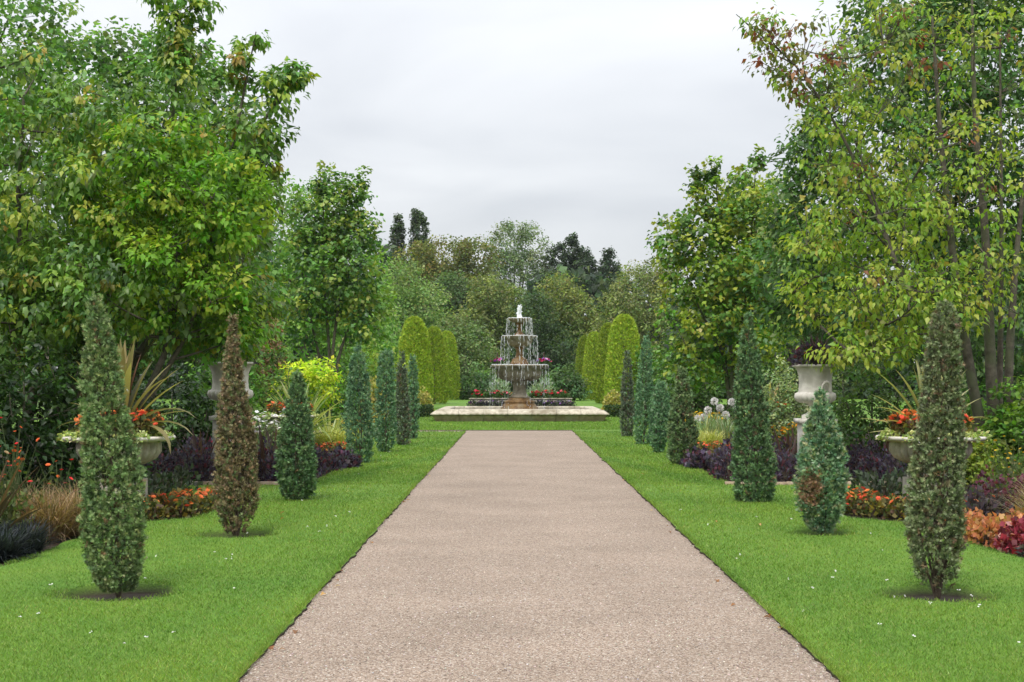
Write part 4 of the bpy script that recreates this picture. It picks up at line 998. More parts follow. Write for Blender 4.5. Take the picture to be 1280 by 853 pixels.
# ------------------------------------------------------------------ urns
def bowl_urn(x, Y, s, rim_z, label):
    root = thing('bowl_urn', label, 'urn', (x, Y, .02), 'fluted stone bowl urns in the beds')
    zr = rim_z - .02; m = MB()
    m.box(-.26 * s, .26 * s, -.26 * s, .26 * s, 0, zr - .50 * s); m.build('pedestal', M_STONE, root)
    m = MB(); m.lathe([(.27 * s, zr - .498 * s), (.27 * s, zr - .45 * s), (.20 * s, zr - .43 * s), (.13 * s, zr - .40 * s), (.13 * s, zr - .36 * s), (.19 * s, zr - .325 * s), (0, zr - .325 * s)], 40); m.build('foot', M_STONE, root, smooth=True)
    m = MB(); m.lathe([(.16 * s, zr - .33 * s), (.30 * s, zr - .32 * s, .06), (.42 * s, zr - .26 * s, .085), (.475 * s, zr - .18 * s, .09), (.475 * s, zr - .10 * s, .07), (.46 * s, zr - .06 * s, .0), (.47 * s, zr - .055 * s)], 168, 28); m.build('bowl', M_STONE, root, smooth=True)
    m = MB(); m.lathe([(.46 * s, zr - .06 * s), (.56 * s, zr - .058 * s), (.62 * s, zr - .04 * s), (.635 * s, zr - .02 * s), (.62 * s, zr), (.55 * s, zr + .003), (.50 * s, zr - .02)], 64); m.build('rim', M_PALE, root, smooth=True)
    m = MB(); m.lathe([(.52 * s, zr - .03), (.3 * s, zr - .01), (0, zr)], 32); m.build('soil', M_SOIL, root)
    return root

def tall_urn(x, Y, rim_z, label, hw):
    root = thing('tall_urn', label, 'urn', (x, Y, .02), 'tall stone urns on pedestals')
    zr = rim_z - .02; m = MB()
    m.box(-.30, .30, -.30, .30, 0, .12); m.build('base_step', M_PALE, root)
    bb = zr - .615
    m = MB(); m.box(-.24, .24, -.24, .24, .122, bb - .32); m.build('pedestal', M_PALE, root)
    m = MB(); m.box(-.29, .29, -.29, .29, bb - .318, bb - .25); m.build('cap', M_PALE, root)
    s = hw / .39
    m = MB(); m.lathe([(.23 * s, bb - .248), (.23 * s, bb - .19), (.17 * s, bb - .17), (.11 * s, bb - .13), (.09 * s, bb - .07), (.13 * s, bb - .02), (.20 * s, bb + .01), (0, bb + .01)], 40); m.build('foot', M_PALE, root, smooth=True)
    m = MB(); m.lathe([(.12 * s, bb - .004), (.25 * s, bb, .05), (.335 * s, bb + .04, .08), (.36 * s, bb + .10, .08), (.345 * s, bb + .155, .04), (.30 * s, bb + .175)], 120, 20); m.build('gadrooned_belly', M_PALE, root, smooth=True)
    m = MB(); m.lathe([(.295 * s, bb + .172), (.285 * s, bb + .20), (.278 * s, bb + .32), (.285 * s, zr - .18), (.315 * s, zr - .09), (.35 * s, zr - .045), (.35 * s, zr - .04)], 56); bd = m.build('body', M_PALE, root, smooth=True)
    m = MB(); m.lathe([(.33 * s, zr - .043), (.38 * s, zr - .04), (.395 * s, zr - .02), (.385 * s, zr), (.33 * s, zr + .002), (.28 * s, zr - .02)], 56); m.build('rim', M_PALE, root, smooth=True)
    m = MB(); m.lathe([(.30 * s, zr - .03), (0, zr - .005)], 32); m.build('soil', M_SOIL, root)
    for sg in (-1, 1):                              # scroll handles low on the body
        a = R(-68) if sg < 0 else R(112); t_ = np.linspace(0, math.pi, 9)
        ox = .09 * s * np.cos(t_); oz = bb + .19 + .15 * np.sin(t_); rr = .29 * s
        P = np.stack([rr * math.cos(a) - ox * math.sin(a), rr * math.sin(a) + ox * math.cos(a), oz], -1)
        P[:, :2] += np.outer(.02 + .03 * np.sin(t_), (math.cos(a), math.sin(a)))
        m = MB(); m.tube(P, .026 * s, 7); m.build('handle', M_PALE, bd, smooth=True)
    return root

def blade_mesh(L, wd, bend, fold=.25, n=9):
    """sword leaf rising from the origin along +z, arching over towards +x"""
    t_ = np.linspace(0, 1, n); th = bend * t_ ** 1.7
    ds = L / (n - 1); x = np.concatenate([[0], np.cumsum(np.sin(th[:-1]) * ds)]); z = np.concatenate([[0], np.cumsum(np.cos(th[:-1]) * ds)])
    ww = wd * np.interp(t_, [0, .12, .5, .8, 1], [.55, .8, 1, .65, .03])
    V = np.zeros((n, 3, 3))
    V[:, 0] = np.stack([x - fold * ww * np.cos(th), -ww, z + fold * ww * np.sin(th)], -1)
    V[:, 1] = np.stack([x, 0 * x, z], -1); V[:, 2] = V[:, 0] * np.array([1, -1, 1])
    V[:, 0] += np.stack([-np.cos(th), 0 * th, np.sin(th)], -1) * (fold * ww)[:, None]
    V[:, 2] += np.stack([-np.cos(th), 0 * th, np.sin(th)], -1) * (fold * ww)[:, None]
    i = np.arange(n - 1)[:, None] * 3; j = np.arange(2)[None]
    Q = np.stack([i + j, i + j + 1, i + 3 + j + 1, i + 3 + j], -1).reshape(-1, 4)
    return V.reshape(-1, 3), np.concatenate([Q[:, [0, 1, 2]], Q[:, [0, 2, 3]]])
BLADES = []
for L, b_ in ((1, .15), (1, .45), (1, .9), (1, 1.5), (1, 2.3)):
    V, T = blade_mesh(L, .030, b_); me = make_mesh('leaf', V, T, smooth=True); me.materials.append(M_OBJLEAF); BLADES.append(me)

def sword_plant(name, label, x, Y, z, specs, pal, group=None, cat='plant', wscale=1.0):
    """specs: (azimuth deg, tilt deg, length, bend index)"""
    root = thing(name, label, cat, (x, Y, z), group)
    for az, tl, L, b_ in specs:
        o = link('leaf', BLADES[b_], None, root)
        az += random.gauss(0, 4); tl += random.gauss(0, 3)
        o.rotation_euler = Matrix.Rotation(R(az), 3, 'Z').to_4x4().to_euler() if 0 else (Matrix.Rotation(R(az), 4, 'Z') @ Matrix.Rotation(R(tl), 4, 'Y')).to_euler()
        L *= random.uniform(.93, 1.07); o.scale = (L, L * wscale, L)
        c = shades(pal, 1, .12)[0]; o.color = (*[float(v) for v in c], 1)
        a = R(az); o.location = (.03 * math.cos(a), .03 * math.sin(a), 0)
    return root

def fan(n, tl0, tl1, L0, L1, bends):
    out = []
    for k in range(n):
        f = k / max(n - 1, 1)
        out.append((k * 137.5 + random.uniform(-20, 20), tl0 + (tl1 - tl0) * f, L0 + (L1 - L0) * f * random.uniform(.8, 1.1), bends[min(int(f * len(bends)), len(bends) - 1)]))
    return out

def tuft(name, label, x, Y, z, n, L, pal, bend=1.6, wd=.006, spread=.12, cat='grass', group=None, mat=None, tilt=.5, dirbias=(0, 0)):
    """arching fine grass clump"""
    root = thing(name, label, cat, (x, Y, z), group)
    m = MB(); ns = 5
    a = rng.random(n) * 6.283; th0 = np.abs(rng.normal(0, tilt, n)); th1 = th0 + bend * (.5 + .8 * rng.random(n))
    LL = L * (.55 + .6 * rng.random(n)); t_ = np.linspace(0, 1, ns)
    th = th0[:, None] + (th1 - th0)[:, None] * t_[None] ** 1.4
    ds = LL[:, None] / (ns - 1)
    rr = np.concatenate([np.zeros((n, 1)), np.cumsum(np.sin(th[:, :-1]) * ds, 1)], 1); zz = np.concatenate([np.zeros((n, 1)), np.cumsum(np.cos(th[:, :-1]) * ds, 1)], 1)
    r0 = spread * np.sqrt(rng.random(n)); a0 = a + rng.normal(0, .7, n)
    bx = r0 * np.cos(a0); by = r0 * np.sin(a0)
    P = np.stack([bx[:, None] + rr * np.cos(a)[:, None] + dirbias[0] * zz, by[:, None] + rr * np.sin(a)[:, None] + dirbias[1] * zz, np.maximum(zz, .01)], -1)
    side = np.stack([-np.sin(a), np.cos(a), 0 * a], -1)[:, None] * (wd * np.array([.8, 1, .9, .6, .08]))[None, :, None]
    V = np.stack([P - side, P + side], 2).reshape(-1, 3)
    i = np.arange(n)[:, None, None] * ns * 2 + np.arange(ns - 1)[None, :, None] * 2
    Q = np.concatenate([i, i + 1, i + 3, i + 2], 2).reshape(-1, 4)
    m.quads(V, Q, np.repeat(shades(pal, n, .2), ns * 2, 0)); m.build('blades', mat or M_GRASS, root)['kind'] = 'stuff'
    return root

PBEG = [(4, (0.085, 0.111, 0.039)), (3, (0.143, 0.13, 0.046)), (2, (0.13, 0.072, 0.039)), (1.5, (0.286, 0.26, 0.078))]
ORANGE = [(5, (.86, .22, .06)), (3, (.80, .12, .06)), (2, (.88, .32, .09))]
PHOR = [(3, (.24, .20, .085)), (3, (.32, .275, .12)), (2, (.15, .135, .06)), (1.5, (.23, .115, .07))]
PCREAM = [(4, (.42, .48, .17)), (3, (.55, .58, .28)), (2, (.20, .30, .08))]
PPURP = [(4, (0.046, 0.032, 0.063)), (3, (0.078, 0.055, 0.095)), (2, (0.103, 0.103, 0.146)), (1, (0.138, 0.046, 0.08)), (1.2, (0.11, 0.09, 0.115)), (0.8, (0.12, 0.035, 0.055))]

def plant_bowl(x, Y, z, s, tail, phor, pal=PHOR, wsc=1.0):
    for k in range(7):
        a = k * 6.283 / 7 + .3
        mound('begonia', 'orange-flowered begonia planted in the bowl urn ' + tail, 'flower', x + .33 * s * math.cos(a), Y + .33 * s * math.sin(a), .20 * s, .27 * s, 170, .065, PBEG, BROAD2, z=z, flowers=22 if math.sin(a) < .5 else 8, fsize=.074, fpal=ORANGE, fmesh=FL, group='begonias in the bowl urn ' + tail, fz=.05)
    for k in range(5):
        a = -math.pi + (k + .5) * math.pi / 5
        mound('trailing_plant', 'cream variegated plant trailing over the bowl urn ' + tail, 'plant', x + .54 * s * math.cos(a), Y + .54 * s * math.sin(a), .13 * s, .11 * s, 190, .040, PCREAM, BROAD2, z=z - .03, group='trailing plants of the bowl urn ' + tail, upright=-.1)
    if phor: sword_plant('sword_leaved_plant', 'striped tan sword-leaved plant in the bowl urn ' + tail, x, Y, z, phor, pal, wscale=wsc)

# bowl urns, near pair then far pair
T1 = 'near the leaning juniper'; T2 = 'near the olive and brown juniper'; T3 = 'beside the short dark conical juniper'; T4 = 'behind the tall tapering juniper'
def at(px, py, Y): return wp(px, py, Y)
ux, uz = at(149, 545, 16.8)[0], at(149, 545, 16.8)[2]
bowl_urn(ux, 16.8, 1.02, uz, 'fluted stone bowl urn of orange begonias behind the tall leaning juniper')
plant_bowl(ux, 16.8, uz - .02, 1.02, T1, fan(24, 3, 22, 1.15, .95, [0, 0, 1]) + [(0, 38, .95, 1), (10, 30, 1.05, 1), (-20, 48, 1.1, 3), (15, 55, .95, 2), (-35, 60, .95, 4), (180, 40, .7, 2), (190, 55, .75, 3), (-60, 45, .8, 3), (-10, 25, 1.0, 2), (200, 25, .9, 1), (-15, 62, 1.0, 3), (150, 35, .8, 2)], wsc=1.9)
ux2, uz2 = at(1163, 545, 17.0)[0], at(1163, 545, 17.0)[2]
bowl_urn(ux2, 17.0, 1.0, uz2, 'fluted stone bowl urn of orange begonias behind the tall olive and brown juniper')
plant_bowl(ux2, 17.0, uz2 - .02, 1.0, T2, fan(14, 4, 22, .95, .85, [0, 1]) + [(180, 30, .95, 1), (170, 42, .85, 1), (190, 48, .85, 2), (200, 62, .9, 2), (165, 68, .8, 1), (0, 45, .8, 1), (10, 60, .85, 2), (-20, 55, .7, 2), (20, 35, .85, 1), (185, 20, .95, 1), (-70, 40, .7, 3), (185, 75, .8, 1), (175, 36, .7, 3)],
           [(4, (.36, .34, .15)), (3, (.45, .43, .22)), (2, (.22, .22, .09)), (1, (.36, .24, .10))], 1.6)
ux3, uz3 = at(362, 519, 29.6)[0], at(362, 519, 29.6)[2]
bowl_urn(ux3, 29.6, .94, uz3, 'fluted stone bowl urn of orange begonias behind the short dark conical juniper')
plant_bowl(ux3, 29.6, uz3 - .02, .94, T3, [])
ux4, uz4 = at(962, 518, 29.0)[0], at(962, 518, 29.0)[2]
bowl_urn(ux4, 29.0, .84, uz4, 'fluted stone bowl urn with straw-coloured sword leaves behind the tall tapering juniper')
plant_bowl(ux4, 29.0, uz4 - .02, .84, T4, fan(5, 8, 30, .8, .75, [0, 1]) + [(180, 45, .8, 1), (185, 60, .75, 1), (175, 30, .8, 1), (0, 40, .75, 1), (5, 28, .85, 1), (-5, 60, .7, 2)], [(4, (.50, .36, .12)), (3, (.56, .44, .20)), (2, (.36, .26, .10))], 1.3)
# tall urns
tx, tz = at(288, 453, 23.3)[0], at(288, 453, 23.3)[2]
tall_urn(tx, 23.3, tz, 'tall pale stone urn on a pedestal behind the browned juniper', .40)
mound('urn_foliage_plant', 'dark-leaved mixed plant in the tall pale urn behind the browned juniper', 'plant', tx, 23.3, .42, .34, 520, .09, [(3, (.04, .03, .035)), (3, (.09, .14, .04)), (2, (.13, .20, .05))], LEAF2, z=tz - .02, flowers=5, fsize=.06, fpal=[(1, (.5, .02, .06))], fmesh=FL1)
tx2, tz2 = at(1019, 456, 23.0)[0], at(1019, 456, 23.0)[2]
tall_urn(tx2, 23.0, tz2, 'tall pale stone urn with handles above the egg-shaped juniper', .36)
mound('urn_foliage_plant', 'purple-black leafy plant with crimson flowers in the tall urn above the egg-shaped juniper', 'plant', tx2, 23.0, .44, .34, 620, .085, PPURP + [(2, (.09, .05, .07)), (1, (.08, .12, .04))], LEAF2, z=tz2 - .02, flowers=16, fsize=.055, fpal=[(1, (.45, .015, .05))], fmesh=FL1)
sword_plant('purple_cordyline', 'purple-black spiky cordyline in the tall urn above the egg-shaped juniper', tx2, 23.0, tz2, fan(34, 8, 78, .56, .60, [0, 1, 2, 3]), [(3, (.06, .035, .05)), (2, (.10, .055, .075)), (1, (.05, .05, .055))])
sword_plant('purple_cordyline', 'purple-black spiky cordyline behind the tall pale urn by the browned juniper', at(255, 440, 23.5)[0], 23.4, tz - .05, fan(16, 8, 70, .42, .40, [0, 1, 2, 3]), [(3, (.04, .025, .035)), (2, (.07, .045, .055))])

# ------------------------------------------------------------------ bedding in the ground
def row(pts, fn):
    for x, Y in pts: fn(x + random.gauss(0, .03), Y + random.gauss(0, .03))
# begonia edging below the near bowls
def begs(cx, cy_, a0, a1, rad, n, tail, side):
    for rr in (rad, rad - .3):
        for k in range(n):
            a = R(a0 + (a1 - a0) * (k + random.uniform(-.2, .2)) / (n - 1))
            mound('begonia', 'low orange-flowered begonia edging the bed ' + tail, 'flower', cx + rr * math.cos(a), cy_ + rr * math.sin(a), .19, .23, 150, .062, PBEG + [(1.5, (.30, .22, .05))], BROAD2, z=.02,
                  flowers=random.choice((3, 5, 8, 11)), fsize=.074, fpal=ORANGE, fmesh=FL, group='begonias edging the bed ' + tail, fz=.04)
begs(-4.85, 17.35, -100, 30, 1.15, 9, 'below the bowl urn behind the leaning juniper', -1)
begs(5.05, 17.45, 150, 285, 1.15, 9, 'below the bowl urn behind the olive juniper', 1)
begs(-4.75, 30.6, -110, 20, 1.1, 8, 'below the bowl urn behind the short conical juniper', -1)
begs(5.0, 30.4, 160, 290, 1.1, 8, 'below the bowl urn behind the tapering juniper', 1)
# purple bedding with a stone edging, round the tall urns
for side, tail in ((-1, 'near the browned juniper'), (1, 'near the egg-shaped juniper')):
    off = .13 if side > 0 else 0
    ed = thing('stone_edging', 'narrow stone edging in front of the purple bed ' + tail, 'edging', (side * (3.0 + off), 21.45, .02), 'stone edgings of the purple beds')
    for k in range(6):
        m = MB(); m.box(side * (.46 * k + .006), side * (.46 * (k + 1) - .006), 0, .10, -.03, .075 + random.uniform(-.006, .006)); m.build('edging_stone', M_WET, ed)
    for k in range(30):
        x = side * (3.2 + off + 2.5 * random.random()); Y = random.uniform(21.75, 25.8)
        if abs(abs(x) - 4.6) < .42 and abs(Y - 23.2) < .42: continue
        mound('purple_bedding_plant', 'purple-black leafy bedding plant round the tall urn ' + tail, 'plant', x, Y, .27, random.uniform(.35, .62), 300, .075, PPURP, LEAF2, M_LEAF, z=.02, group='purple bedding plants round the tall urn ' + tail, upright=.7,
              flowers=random.choice((0, 0, 0, 1)), fsize=.07, fpal=[(1, (.45, .01, .05))], fmesh=FL)
    for k in range(3):
        mound('purple_heuchera', 'low purple heuchera at the corner of the purple bed ' + tail, 'plant', side * (3.12 + off + random.gauss(0, .05)), 25.2 + .4 * k, .24, .30, 200, .09, PPURP + [(2, (.05, .02, .045))], BROAD2, M_GLOSS, z=.02, group='purple heucheras at the bed corner ' + tail)
    # bronze cannas with a few broad upright leaves
    for k, (px, py, Y) in enumerate([((250, 590, 22.6), (330, 590, 22.8), (345, 560, 24)), ((985, 590, 22.8), (1000, 560, 24), (1100, 580, 23.5))][side > 0]):
        c = at(px, py, Y)
        sword_plant('bronze_canna', 'upright bronze broad-leaved canna in the purple bed ' + tail, c[0], Y, .02, fan(6, 6, 26, .95, .75, [0, 0, 1]), [(3, (.075, .042, .035)), (2, (.11, .075, .055)), (1, (.13, .085, .07))], group='bronze cannas in the purple bed ' + tail, wscale=1.25)
    for k, (px, Y) in enumerate([((185, 19.0), (205, 19.6), (225, 20.3)), ((1105, 18.8), (1085, 19.4), (1125, 19.8))][side > 0]):
        mound('grey_leaved_plant', 'grey-green broad-leaved plant between begonias and purple bed ' + tail, 'plant', (px - VX) * Y / F, Y, .24, .34, 150, .095, [(3, (.06, .09, .05)), (2, (.09, .10, .08)), (2, (.035, .05, .03))], LEAF2, z=.02, group='grey-leaved plants ' + tail, upright=.8)

# near corner beds: browned sedge, black grass, wiry red flowers
PSEDGE = [(4, (.27, .18, .095)), (3, (.36, .25, .14)), (2, (.17, .11, .06))]
for x, Y in ((-4.62, 14.35), (-4.95, 14.7), (-4.50, 14.8)):
    tuft('brown_sedge', 'arching tan-brown sedge clump beside the leaning juniper', x, Y, .02, 950, .62, PSEDGE, 1.9, .0035, .13, group='brown sedge clumps', tilt=.45)
for x, Y in ((-4.60, 12.75), (-4.85, 13.15), (-4.55, 13.3), (-5.0, 12.8)):
    tuft('black_grass', 'blue-black low grass clump in front of the brown sedge', x, Y, .02, 650, .36, [(4, (.020, .026, .032)), (3, (.035, .045, .052)), (1, (.07, .085, .085))], 1.5, .0055, .16, group='black grass clumps', tilt=.6)
sword_plant('bronze_flax', 'dark bronze flax with stiff sword leaves in front of the red-flowered wiry plants', -4.98, 13.4, .02, [(20, 28, 1.0, 1), (5, 40, .9, 1), (-30, 30, .8, 1), (40, 18, .95, 0), (180, 20, .9, 1), (100, 25, .9, 1), (0, 15, 1.05, 0), (-15, 48, .8, 1)], [(3, (.09, .055, .03)), (2, (.14, .09, .045)), (1, (.05, .035, .025))], wscale=1.7)
def wiry(x, Y, label, n, h, fp, group):
    root = thing('wiry_flower_plant', label, 'flower', (x, Y, .02), group)
    m = MB(); tips = []
    for k in range(n):
        a = random.random() * 6.283; sp = random.uniform(.05, .42); hh = h * random.uniform(.6, 1.1)
        P = [(0, 0, 0), (sp * .3 * math.cos(a), sp * .3 * math.sin(a), hh * .5), (sp * math.cos(a), sp * math.sin(a), hh)]
        m.tube(P, [.006, .005, .003], 4, (.10, .14, .05)); tips.append(P[2])
        P2 = [P[1], (P[1][0] + random.gauss(0, .08), P[1][1] + random.gauss(0, .08), hh * .8)]
        m.tube(P2, [.004, .002], 4, (.10, .14, .05)); tips.append(P2[1])
    m.build('stems', M_GRASS, root)['kind'] = 'stuff'
    q = 500; P = np.stack([rng.normal(0, .16, q), rng.normal(0, .16, q), np.abs(rng.normal(.12, .16, q)) + .02], -1)
    mb = MB(); scatter(mb, LEAF2, P, nrm(rng.normal(0, .6, (q, 3)) + (0, 0, .5)), rdir(q), .05 + .04 * rng.random(q), shades([(3, (.10, .15, .04)), (2, (.15, .17, .06)), (1, (.06, .09, .03))], q)); mb.build('foliage', M_LEAF, root)['kind'] = 'stuff'
    for t_ in tips:
        if random.random() < .35: continue
        f = link('flower', FL, None, root); f.location = t_; s_ = random.uniform(.035, .065); f.scale = (s_,) * 3; f.rotation_euler = (random.uniform(-.9, .4), random.uniform(-.5, .5), random.random() * 6)
        c = shades(fp, 1, .15)[0]; f.color = (*[float(v) for v in c], 1)
for x, Y, h in ((-4.95, 14.1, 1.15), (-5.2, 15.0, 1.1), (-4.85, 15.3, .75), (-5.3, 14.3, .9)):
    wiry(x, Y, 'wiry plant with scattered red and orange flowers behind the brown sedge', 11, h, [(3, (.62, .03, .03)), (3, (.72, .17, .04)), (1.5, (.30, .10, .08)), (1, (.5, .4, .2))], 'wiry red-flowered plants')
for k in range(5):
    mound('filler_plant', 'low green bedding plant between brown sedge and begonias', 'plant', -5.0 + .15 * k, 15.6 + .25 * k, .26, .3, 200, .06, [(3, (.10, .14, .05)), (2, (.16, .16, .07)), (1, (.22, .10, .05))], z=.02, group='low fillers by the brown sedge', flowers=3, fsize=.05, fpal=ORANGE, fmesh=FL)

# near corner bed by the olive juniper: heucheras, sedum, tan grass
for x, Y, p, lab in ((4.55, 13.9, 0, 0), (4.85, 13.7, 0, 0), (4.5, 14.3, 0, 0), (4.95, 14.2, 0, 0), (4.72, 13.35, 1, 1), (4.85, 13.1, 1, 1), (4.98, 13.3, 1, 1)):
    mound('heuchera', ('salmon-orange heuchera beside the olive juniper', 'crimson heuchera at the lawn edge by the salmon heucheras')[lab], 'plant', x, Y, .24, .30, 380, .060,
          ([(4, (.52, .20, .10)), (3, (.58, .30, .14)), (2, (.42, .25, .08)), (1, (.30, .12, .08))], [(4, (.28, .03, .055)), (2, (.38, .07, .10)), (2, (.12, .02, .03)), (1, (.45, .2, .2))])[p], BROAD2, z=.02, group=('salmon heucheras', 'crimson heucheras')[lab],
          flowers=2 if p else 0, fsize=.05, fpal=ORANGE, fmesh=FL)
for x, Y in ((4.75, 12.45), (4.72, 12.8), (5.0, 12.6)):
    mound('dark_bedding_plant', 'low slate-dark bedding plant at the lawn edge by the crimson heucheras', 'plant', x, Y, .24, .18, 220, .06, [(3, (.035, .045, .045)), (2, (.06, .075, .07)), (1, (.08, .06, .05))], z=.02, group='slate-dark bedding plants', flowers=2, fsize=.045, fpal=ORANGE, fmesh=FL)
for x, Y in ((5.35, 15.3), (5.6, 15.6), (5.75, 15.1), (5.2, 15.8)):
    mound('sedum', 'purple-pink sedum with flat flower heads below the grey trunks', 'plant', x, Y, .28, .62, 520, .048, [(4, (.125, .035, .062)), (3, (.18, .055, .085)), (2, (.05, .022, .035))], BROAD2, z=.02, group='purple-pink sedums', flat_top=.9)
for x, Y in ((4.9, 15.0), (5.05, 15.4), (5.4, 14.7), (4.75, 15.3)):
    mound('purple_sage', 'dusky purple-grey leafy plant behind the salmon heucheras', 'plant', x, Y, .25, .45, 240, .08, [(3, (.06, .045, .06)), (2, (.10, .08, .09)), (1, (.07, .09, .05))], z=.02, group='dusky purple plants', flowers=2, fsize=.06, fpal=ORANGE, fmesh=FL)
for x, Y in ((5.25, 14.2), (5.4, 14.5)):
    tuft('tan_grass', 'arching tan grass clump above the salmon heucheras', x, Y, .02, 420, .72, [(4, (.38, .30, .15)), (3, (.30, .26, .11)), (2, (.48, .38, .22))], 1.6, .004, .10, group='tan grass clumps', tilt=.5)
for k in range(4):
    wiry(6.0 + .22 * k, 17.5 + .5 * k, 'leafy plant with yellow daisies beside the grey trunks', 5, .8, [(1, (.75, .52, .03))], 'yellow daisies by the grey trunks')

# mid beds by the conical juniper: lime grass, striped flax, chartreuse shrub, whites
sword_plant('striped_flax', 'tall cream-striped flax behind the bowl urn by the short conical juniper', at(375, 530, 31.2)[0], 31.2, .3, fan(44, 6, 68, 1.45, 1.25, [0, 1, 1, 2, 3]), [(4, (.19, .26, .06)), (3, (.30, .35, .11)), (2, (.40, .42, .18)), (1, (.11, .17, .04))], wscale=1.1)
sword_plant('striped_flax', 'smaller striped flax beside the lime grass, by the wispy-topped juniper', at(412, 550, 32.5)[0], 32.5, .05, fan(34, 10, 75, 1.0, .95, [1, 1, 2, 3]), [(4, (.22, .29, .07)), (3, (.36, .40, .15)), (2, (.44, .46, .22))], wscale=1.0)
for x, Y in ((-3.95, 31.6), (-4.2, 32.0), (-3.85, 33.2), (-3.8, 34.2)):
    tuft('lime_grass', 'golden lime grass clump beside the wispy-topped blue-green juniper', x, Y, .02, 420, .62, [(4, (.42, .44, .10)), (3, (.52, .52, .17)), (1, (.28, .34, .07))], 1.7, .008, .16, group='golden lime grass clumps', tilt=.5)
c = at(395, 457, 35)
tree('chartreuse_shrub', 'bright chartreuse leafy shrub below the slim dark stems', 'shrub', (c[0], 35, .02), [([(c[0], 35, 0), (c[0], 35, 1.3)], .03, .008), ([(c[0], 35, 0), (c[0] - .6, 35, 1.4)], .02, .008), ([(c[0], 35, 0), (c[0] + .5, 35, 1.4)], .02, .008)],
     [lob(372, 470, 26, 18, 35, .45), lob(402, 465, 26, 12, 35, .45), lob(385, 490, 40, 26, 35, .5)], 130, 16, .17, .11, [(4, (.34, .42, .045)), (3, (.42, .49, .07)), (2, (.22, .31, .04))], LEAF2, trunk_r=.04, droop=.4)
for k in range(7):
    mound('white_flower_plant', 'white-flowered bedding plant behind the browned juniper', 'flower', at(305 + 9 * k, 540, 27)[0], 27 + random.uniform(-.4, .4), .26, .9 + .1 * random.random(), 200, .07, [(3, (.10, .16, .06)), (2, (.35, .38, .2))], z=.02, flowers=16, fsize=.075, fpal=[(1, (.75, .76, .74))], fmesh=FL1, group='white flowers behind the browned juniper', fz=.1)
for k in range(9):
    x = -5.2 + .28 * k
    mound('yellow_flower_plant', 'yellow-flowered bedding plant between the blue-green junipers and the shrubs', 'flower', -4.4 + random.gauss(0, .3), 37 + k * .8, .34, .5, 160, .09, PM, z=.02, flowers=14, fsize=.10, fpal=[(1, (.75, .55, .03)), (1, (.65, .6, .15))], fmesh=FL, group='yellow flowers behind the blue-green junipers', fz=.06)
# mid beds by the plump juniper: yellow flowers, white alliums, pale grass
for k in range(12):
    mound('yellow_flower_plant', 'yellow-flowered bedding plant behind the plump juniper under the yellowing tree', 'flower', at(862 + 7 * (k % 6), 530, 38 + 2 * (k // 6))[0], 38 + 2 * (k // 6) + random.uniform(-.3, .3), .34, .62, 180, .09, PM, z=.02, flowers=20, fsize=.11, fpal=[(3, (.75, .50, .02)), (1, (.7, .6, .1))], fmesh=FL, group='yellow flowers behind the plump juniper', fz=.07)
for k, (px, py) in enumerate([(893, 503), (885, 514), (900, 511), (872, 525), (907, 520), (915, 504), (880, 523), (921, 512)]):
    c = at(px, py, 33.5); al = thing('white_allium', 'tall stem with a white ball-shaped flower head behind the plump juniper', 'flower', (c[0], 33.5, .02), 'white ball-headed flowers')
    m = MB(); m.tube([(0, 0, 0), (.02, 0, c[2] * .5), (0, 0, c[2] - .02)], .007, 5, (.12, .2, .06)); m.build('stem', M_GRASS, al)
    q = 90; u = rdir(q); mb = MB(); scatter(mb, BROAD2, u * .05, u + rng.normal(0, .3, (q, 3)), rdir(q), np.full(q, .055), shades([(1, (.72, .72, .70))], q, .06)); mb.build('flower_head', M_PETAL, al, (0, 0, c[2]))
for px, Y in ((880, 33), (895, 33.4), (908, 32.8), (888, 34)):
    tuft('pale_strap_grass', 'pale green strap-leaved clump among the white ball-headed flowers', (px - VX) * Y / F, Y, .02, 160, .85, [(4, (.20, .28, .14)), (3, (.28, .34, .20)), (1, (.34, .36, .15))], 1.2, .016, .15, group='strap-leaved clumps', tilt=.45)
for px, Y in ((878, 31.4), (892, 31.6), (885, 32)):
    tuft('lime_grass', 'golden lime grass clump beside the plump juniper', (px - VX) * Y / F, Y, .02, 380, .55, [(4, (.40, .42, .12)), (3, (.50, .50, .20))], 1.7, .008, .14, group='lime grass by the plump juniper', tilt=.5)
for k in range(6):
    c = at(975 + 10 * k, 520, 27.5)
    mound('marigold', 'orange-yellow flowered plant behind the purple bed and bronze cannas', 'flower', c[0], 27.2 + random.uniform(-.4, .4), .28, .75, 190, .08, [(3, (.12, .17, .05)), (2, (.17, .21, .06))], z=.02, flowers=13, fsize=.08, fpal=[(2, (.75, .35, .02)), (2, (.72, .5, .04))], fmesh=FL, group='marigolds behind the purple bed', fz=.08)

# ------------------------------------------------------------------ small things on lawn and path
n = 70
yy = 1 / (1 / 8.5 + rng.random(n) * (1 / 38 - 1 / 8.5)); sd_ = np.where(rng.random(n) < .5, -1, 1); xx = sd_ * rng.uniform(1.9, 3.9, n)
P = np.stack([xx, yy, np.full(n, .082)], -1)
mb = MB(); scatter(mb, BROAD2, np.repeat(P, 3, 0) + rng.normal(0, .004, (n * 3, 3)), rdir(n * 3) * (1, 1, .2), np.tile((0, -.5, 1.0), (n * 3, 1)) + rng.normal(0, .3, (n * 3, 3)), np.full(n * 3, .016), shades([(1, (.75, .75, .72))], n * 3, .05))
tag(mb.build('clover_flowers', M_PETAL), 'tiny white clover flowers dotted over the mown lawn', 'clover', kind='stuff')
fl = make_mesh('fallen_leaf', LEAF4[0] * (1, 1, 1.6), LEAF4[1]); fl.materials.append(M_OBJLEAF)
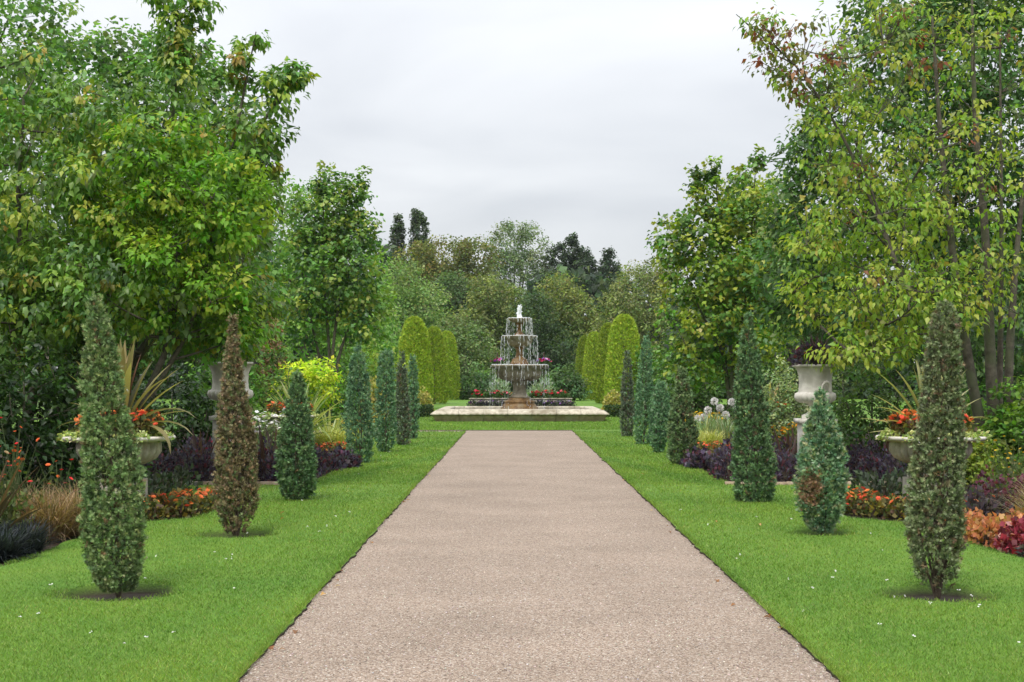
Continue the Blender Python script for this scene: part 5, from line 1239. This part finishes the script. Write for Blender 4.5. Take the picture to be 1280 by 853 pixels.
for k in range(30):
    if k < 22:
        Y = 1 / (1 / 8.3 + random.random() * (1 / 30 - 1 / 8.3)); s_ = random.choice((-1, 1))
        x = (EDGE_L + abs(random.gauss(.03, .08))) if s_ < 0 else (EDGE_R - abs(random.gauss(.03, .08))); z = .038
        lab = 'dry fallen leaf lying at the edge of the gravel path'
    else:
        Y = random.uniform(10, 30); x = random.choice((-1, 1)) * random.uniform(2, 3.6); z = .085; lab = 'dry fallen leaf lying on the mown lawn'
    o = link('fallen_leaf', fl); o.location = (x, Y, z); s_ = random.uniform(.04, .075); o.scale = (s_,) * 3
    o.rotation_euler = (random.uniform(-.3, .3), random.uniform(-.3, .3), random.random() * 6.28)
    c = shades([(3, (.30, .14, .05)), (2, (.42, .26, .09)), (2, (.20, .09, .04))], 1, .15)[0]; o.color = (*[float(v) for v in c], 1)
    tag(o, lab, 'leaf', 'fallen leaves on the ' + ('path' if k < 22 else 'lawn'))
# loose chippings on the path
n = 9000
yy = 1 / (1 / 7.4 + rng.random(n) * (1 / 26 - 1 / 7.4)); xx = rng.uniform(EDGE_L, EDGE_R, n)
k = n // 5; sd_ = rng.random(k) < .5; xx[:k] = np.where(sd_, EDGE_L + np.abs(rng.normal(0, .06, k)), EDGE_R - np.abs(rng.normal(0, .06, k)))
PEB = (np.array([(-.6, -.4, 0), (.6, -.5, 0), (.5, .5, 0), (-.5, .55, 0), (.05, 0, .55)]), np.array([(0, 1, 4), (1, 2, 4), (2, 3, 4), (3, 0, 4)]))
mb = MB(); a = rng.random(n) * 6.283
scatter(mb, PEB, np.stack([xx, yy, np.full(n, .028)], -1), np.stack([np.cos(a), np.sin(a), 0 * a], -1), np.tile((0, 0, 1.0), (n, 1)), .005 + .005 * rng.random(n), shades([(3, (.28, .22, .18)), (2, (.44, .39, .34)), (1.5, (.15, .115, .09))], n, .2))
tag(mb.build('loose_chippings', leaf_mat('chipping', .8, .3, 0)), 'fine loose tan and grey stone chippings strewn on the gravel path', 'gravel', kind='stuff')

# ------------------------------------------------------------------ damp air between the camera and the far trees
hm, ht, ho = new_mat('damp_air')
pv = N(ht, 'ShaderNodeVolumePrincipled')
pv.inputs['Color'].default_value = (.90, .94, 1.0, 1)
pv.inputs['Density'].default_value = 0.00012
pv.inputs['Anisotropy'].default_value = 0.2
ht.links.new(pv.outputs[0], ho.inputs['Volume'])
m = MB(); m.box(-425, 425, -65, 605, -1.1, 28)
tag(m.build('haze', hm), 'thin pale haze softening the far trees', 'haze', kind='stuff')
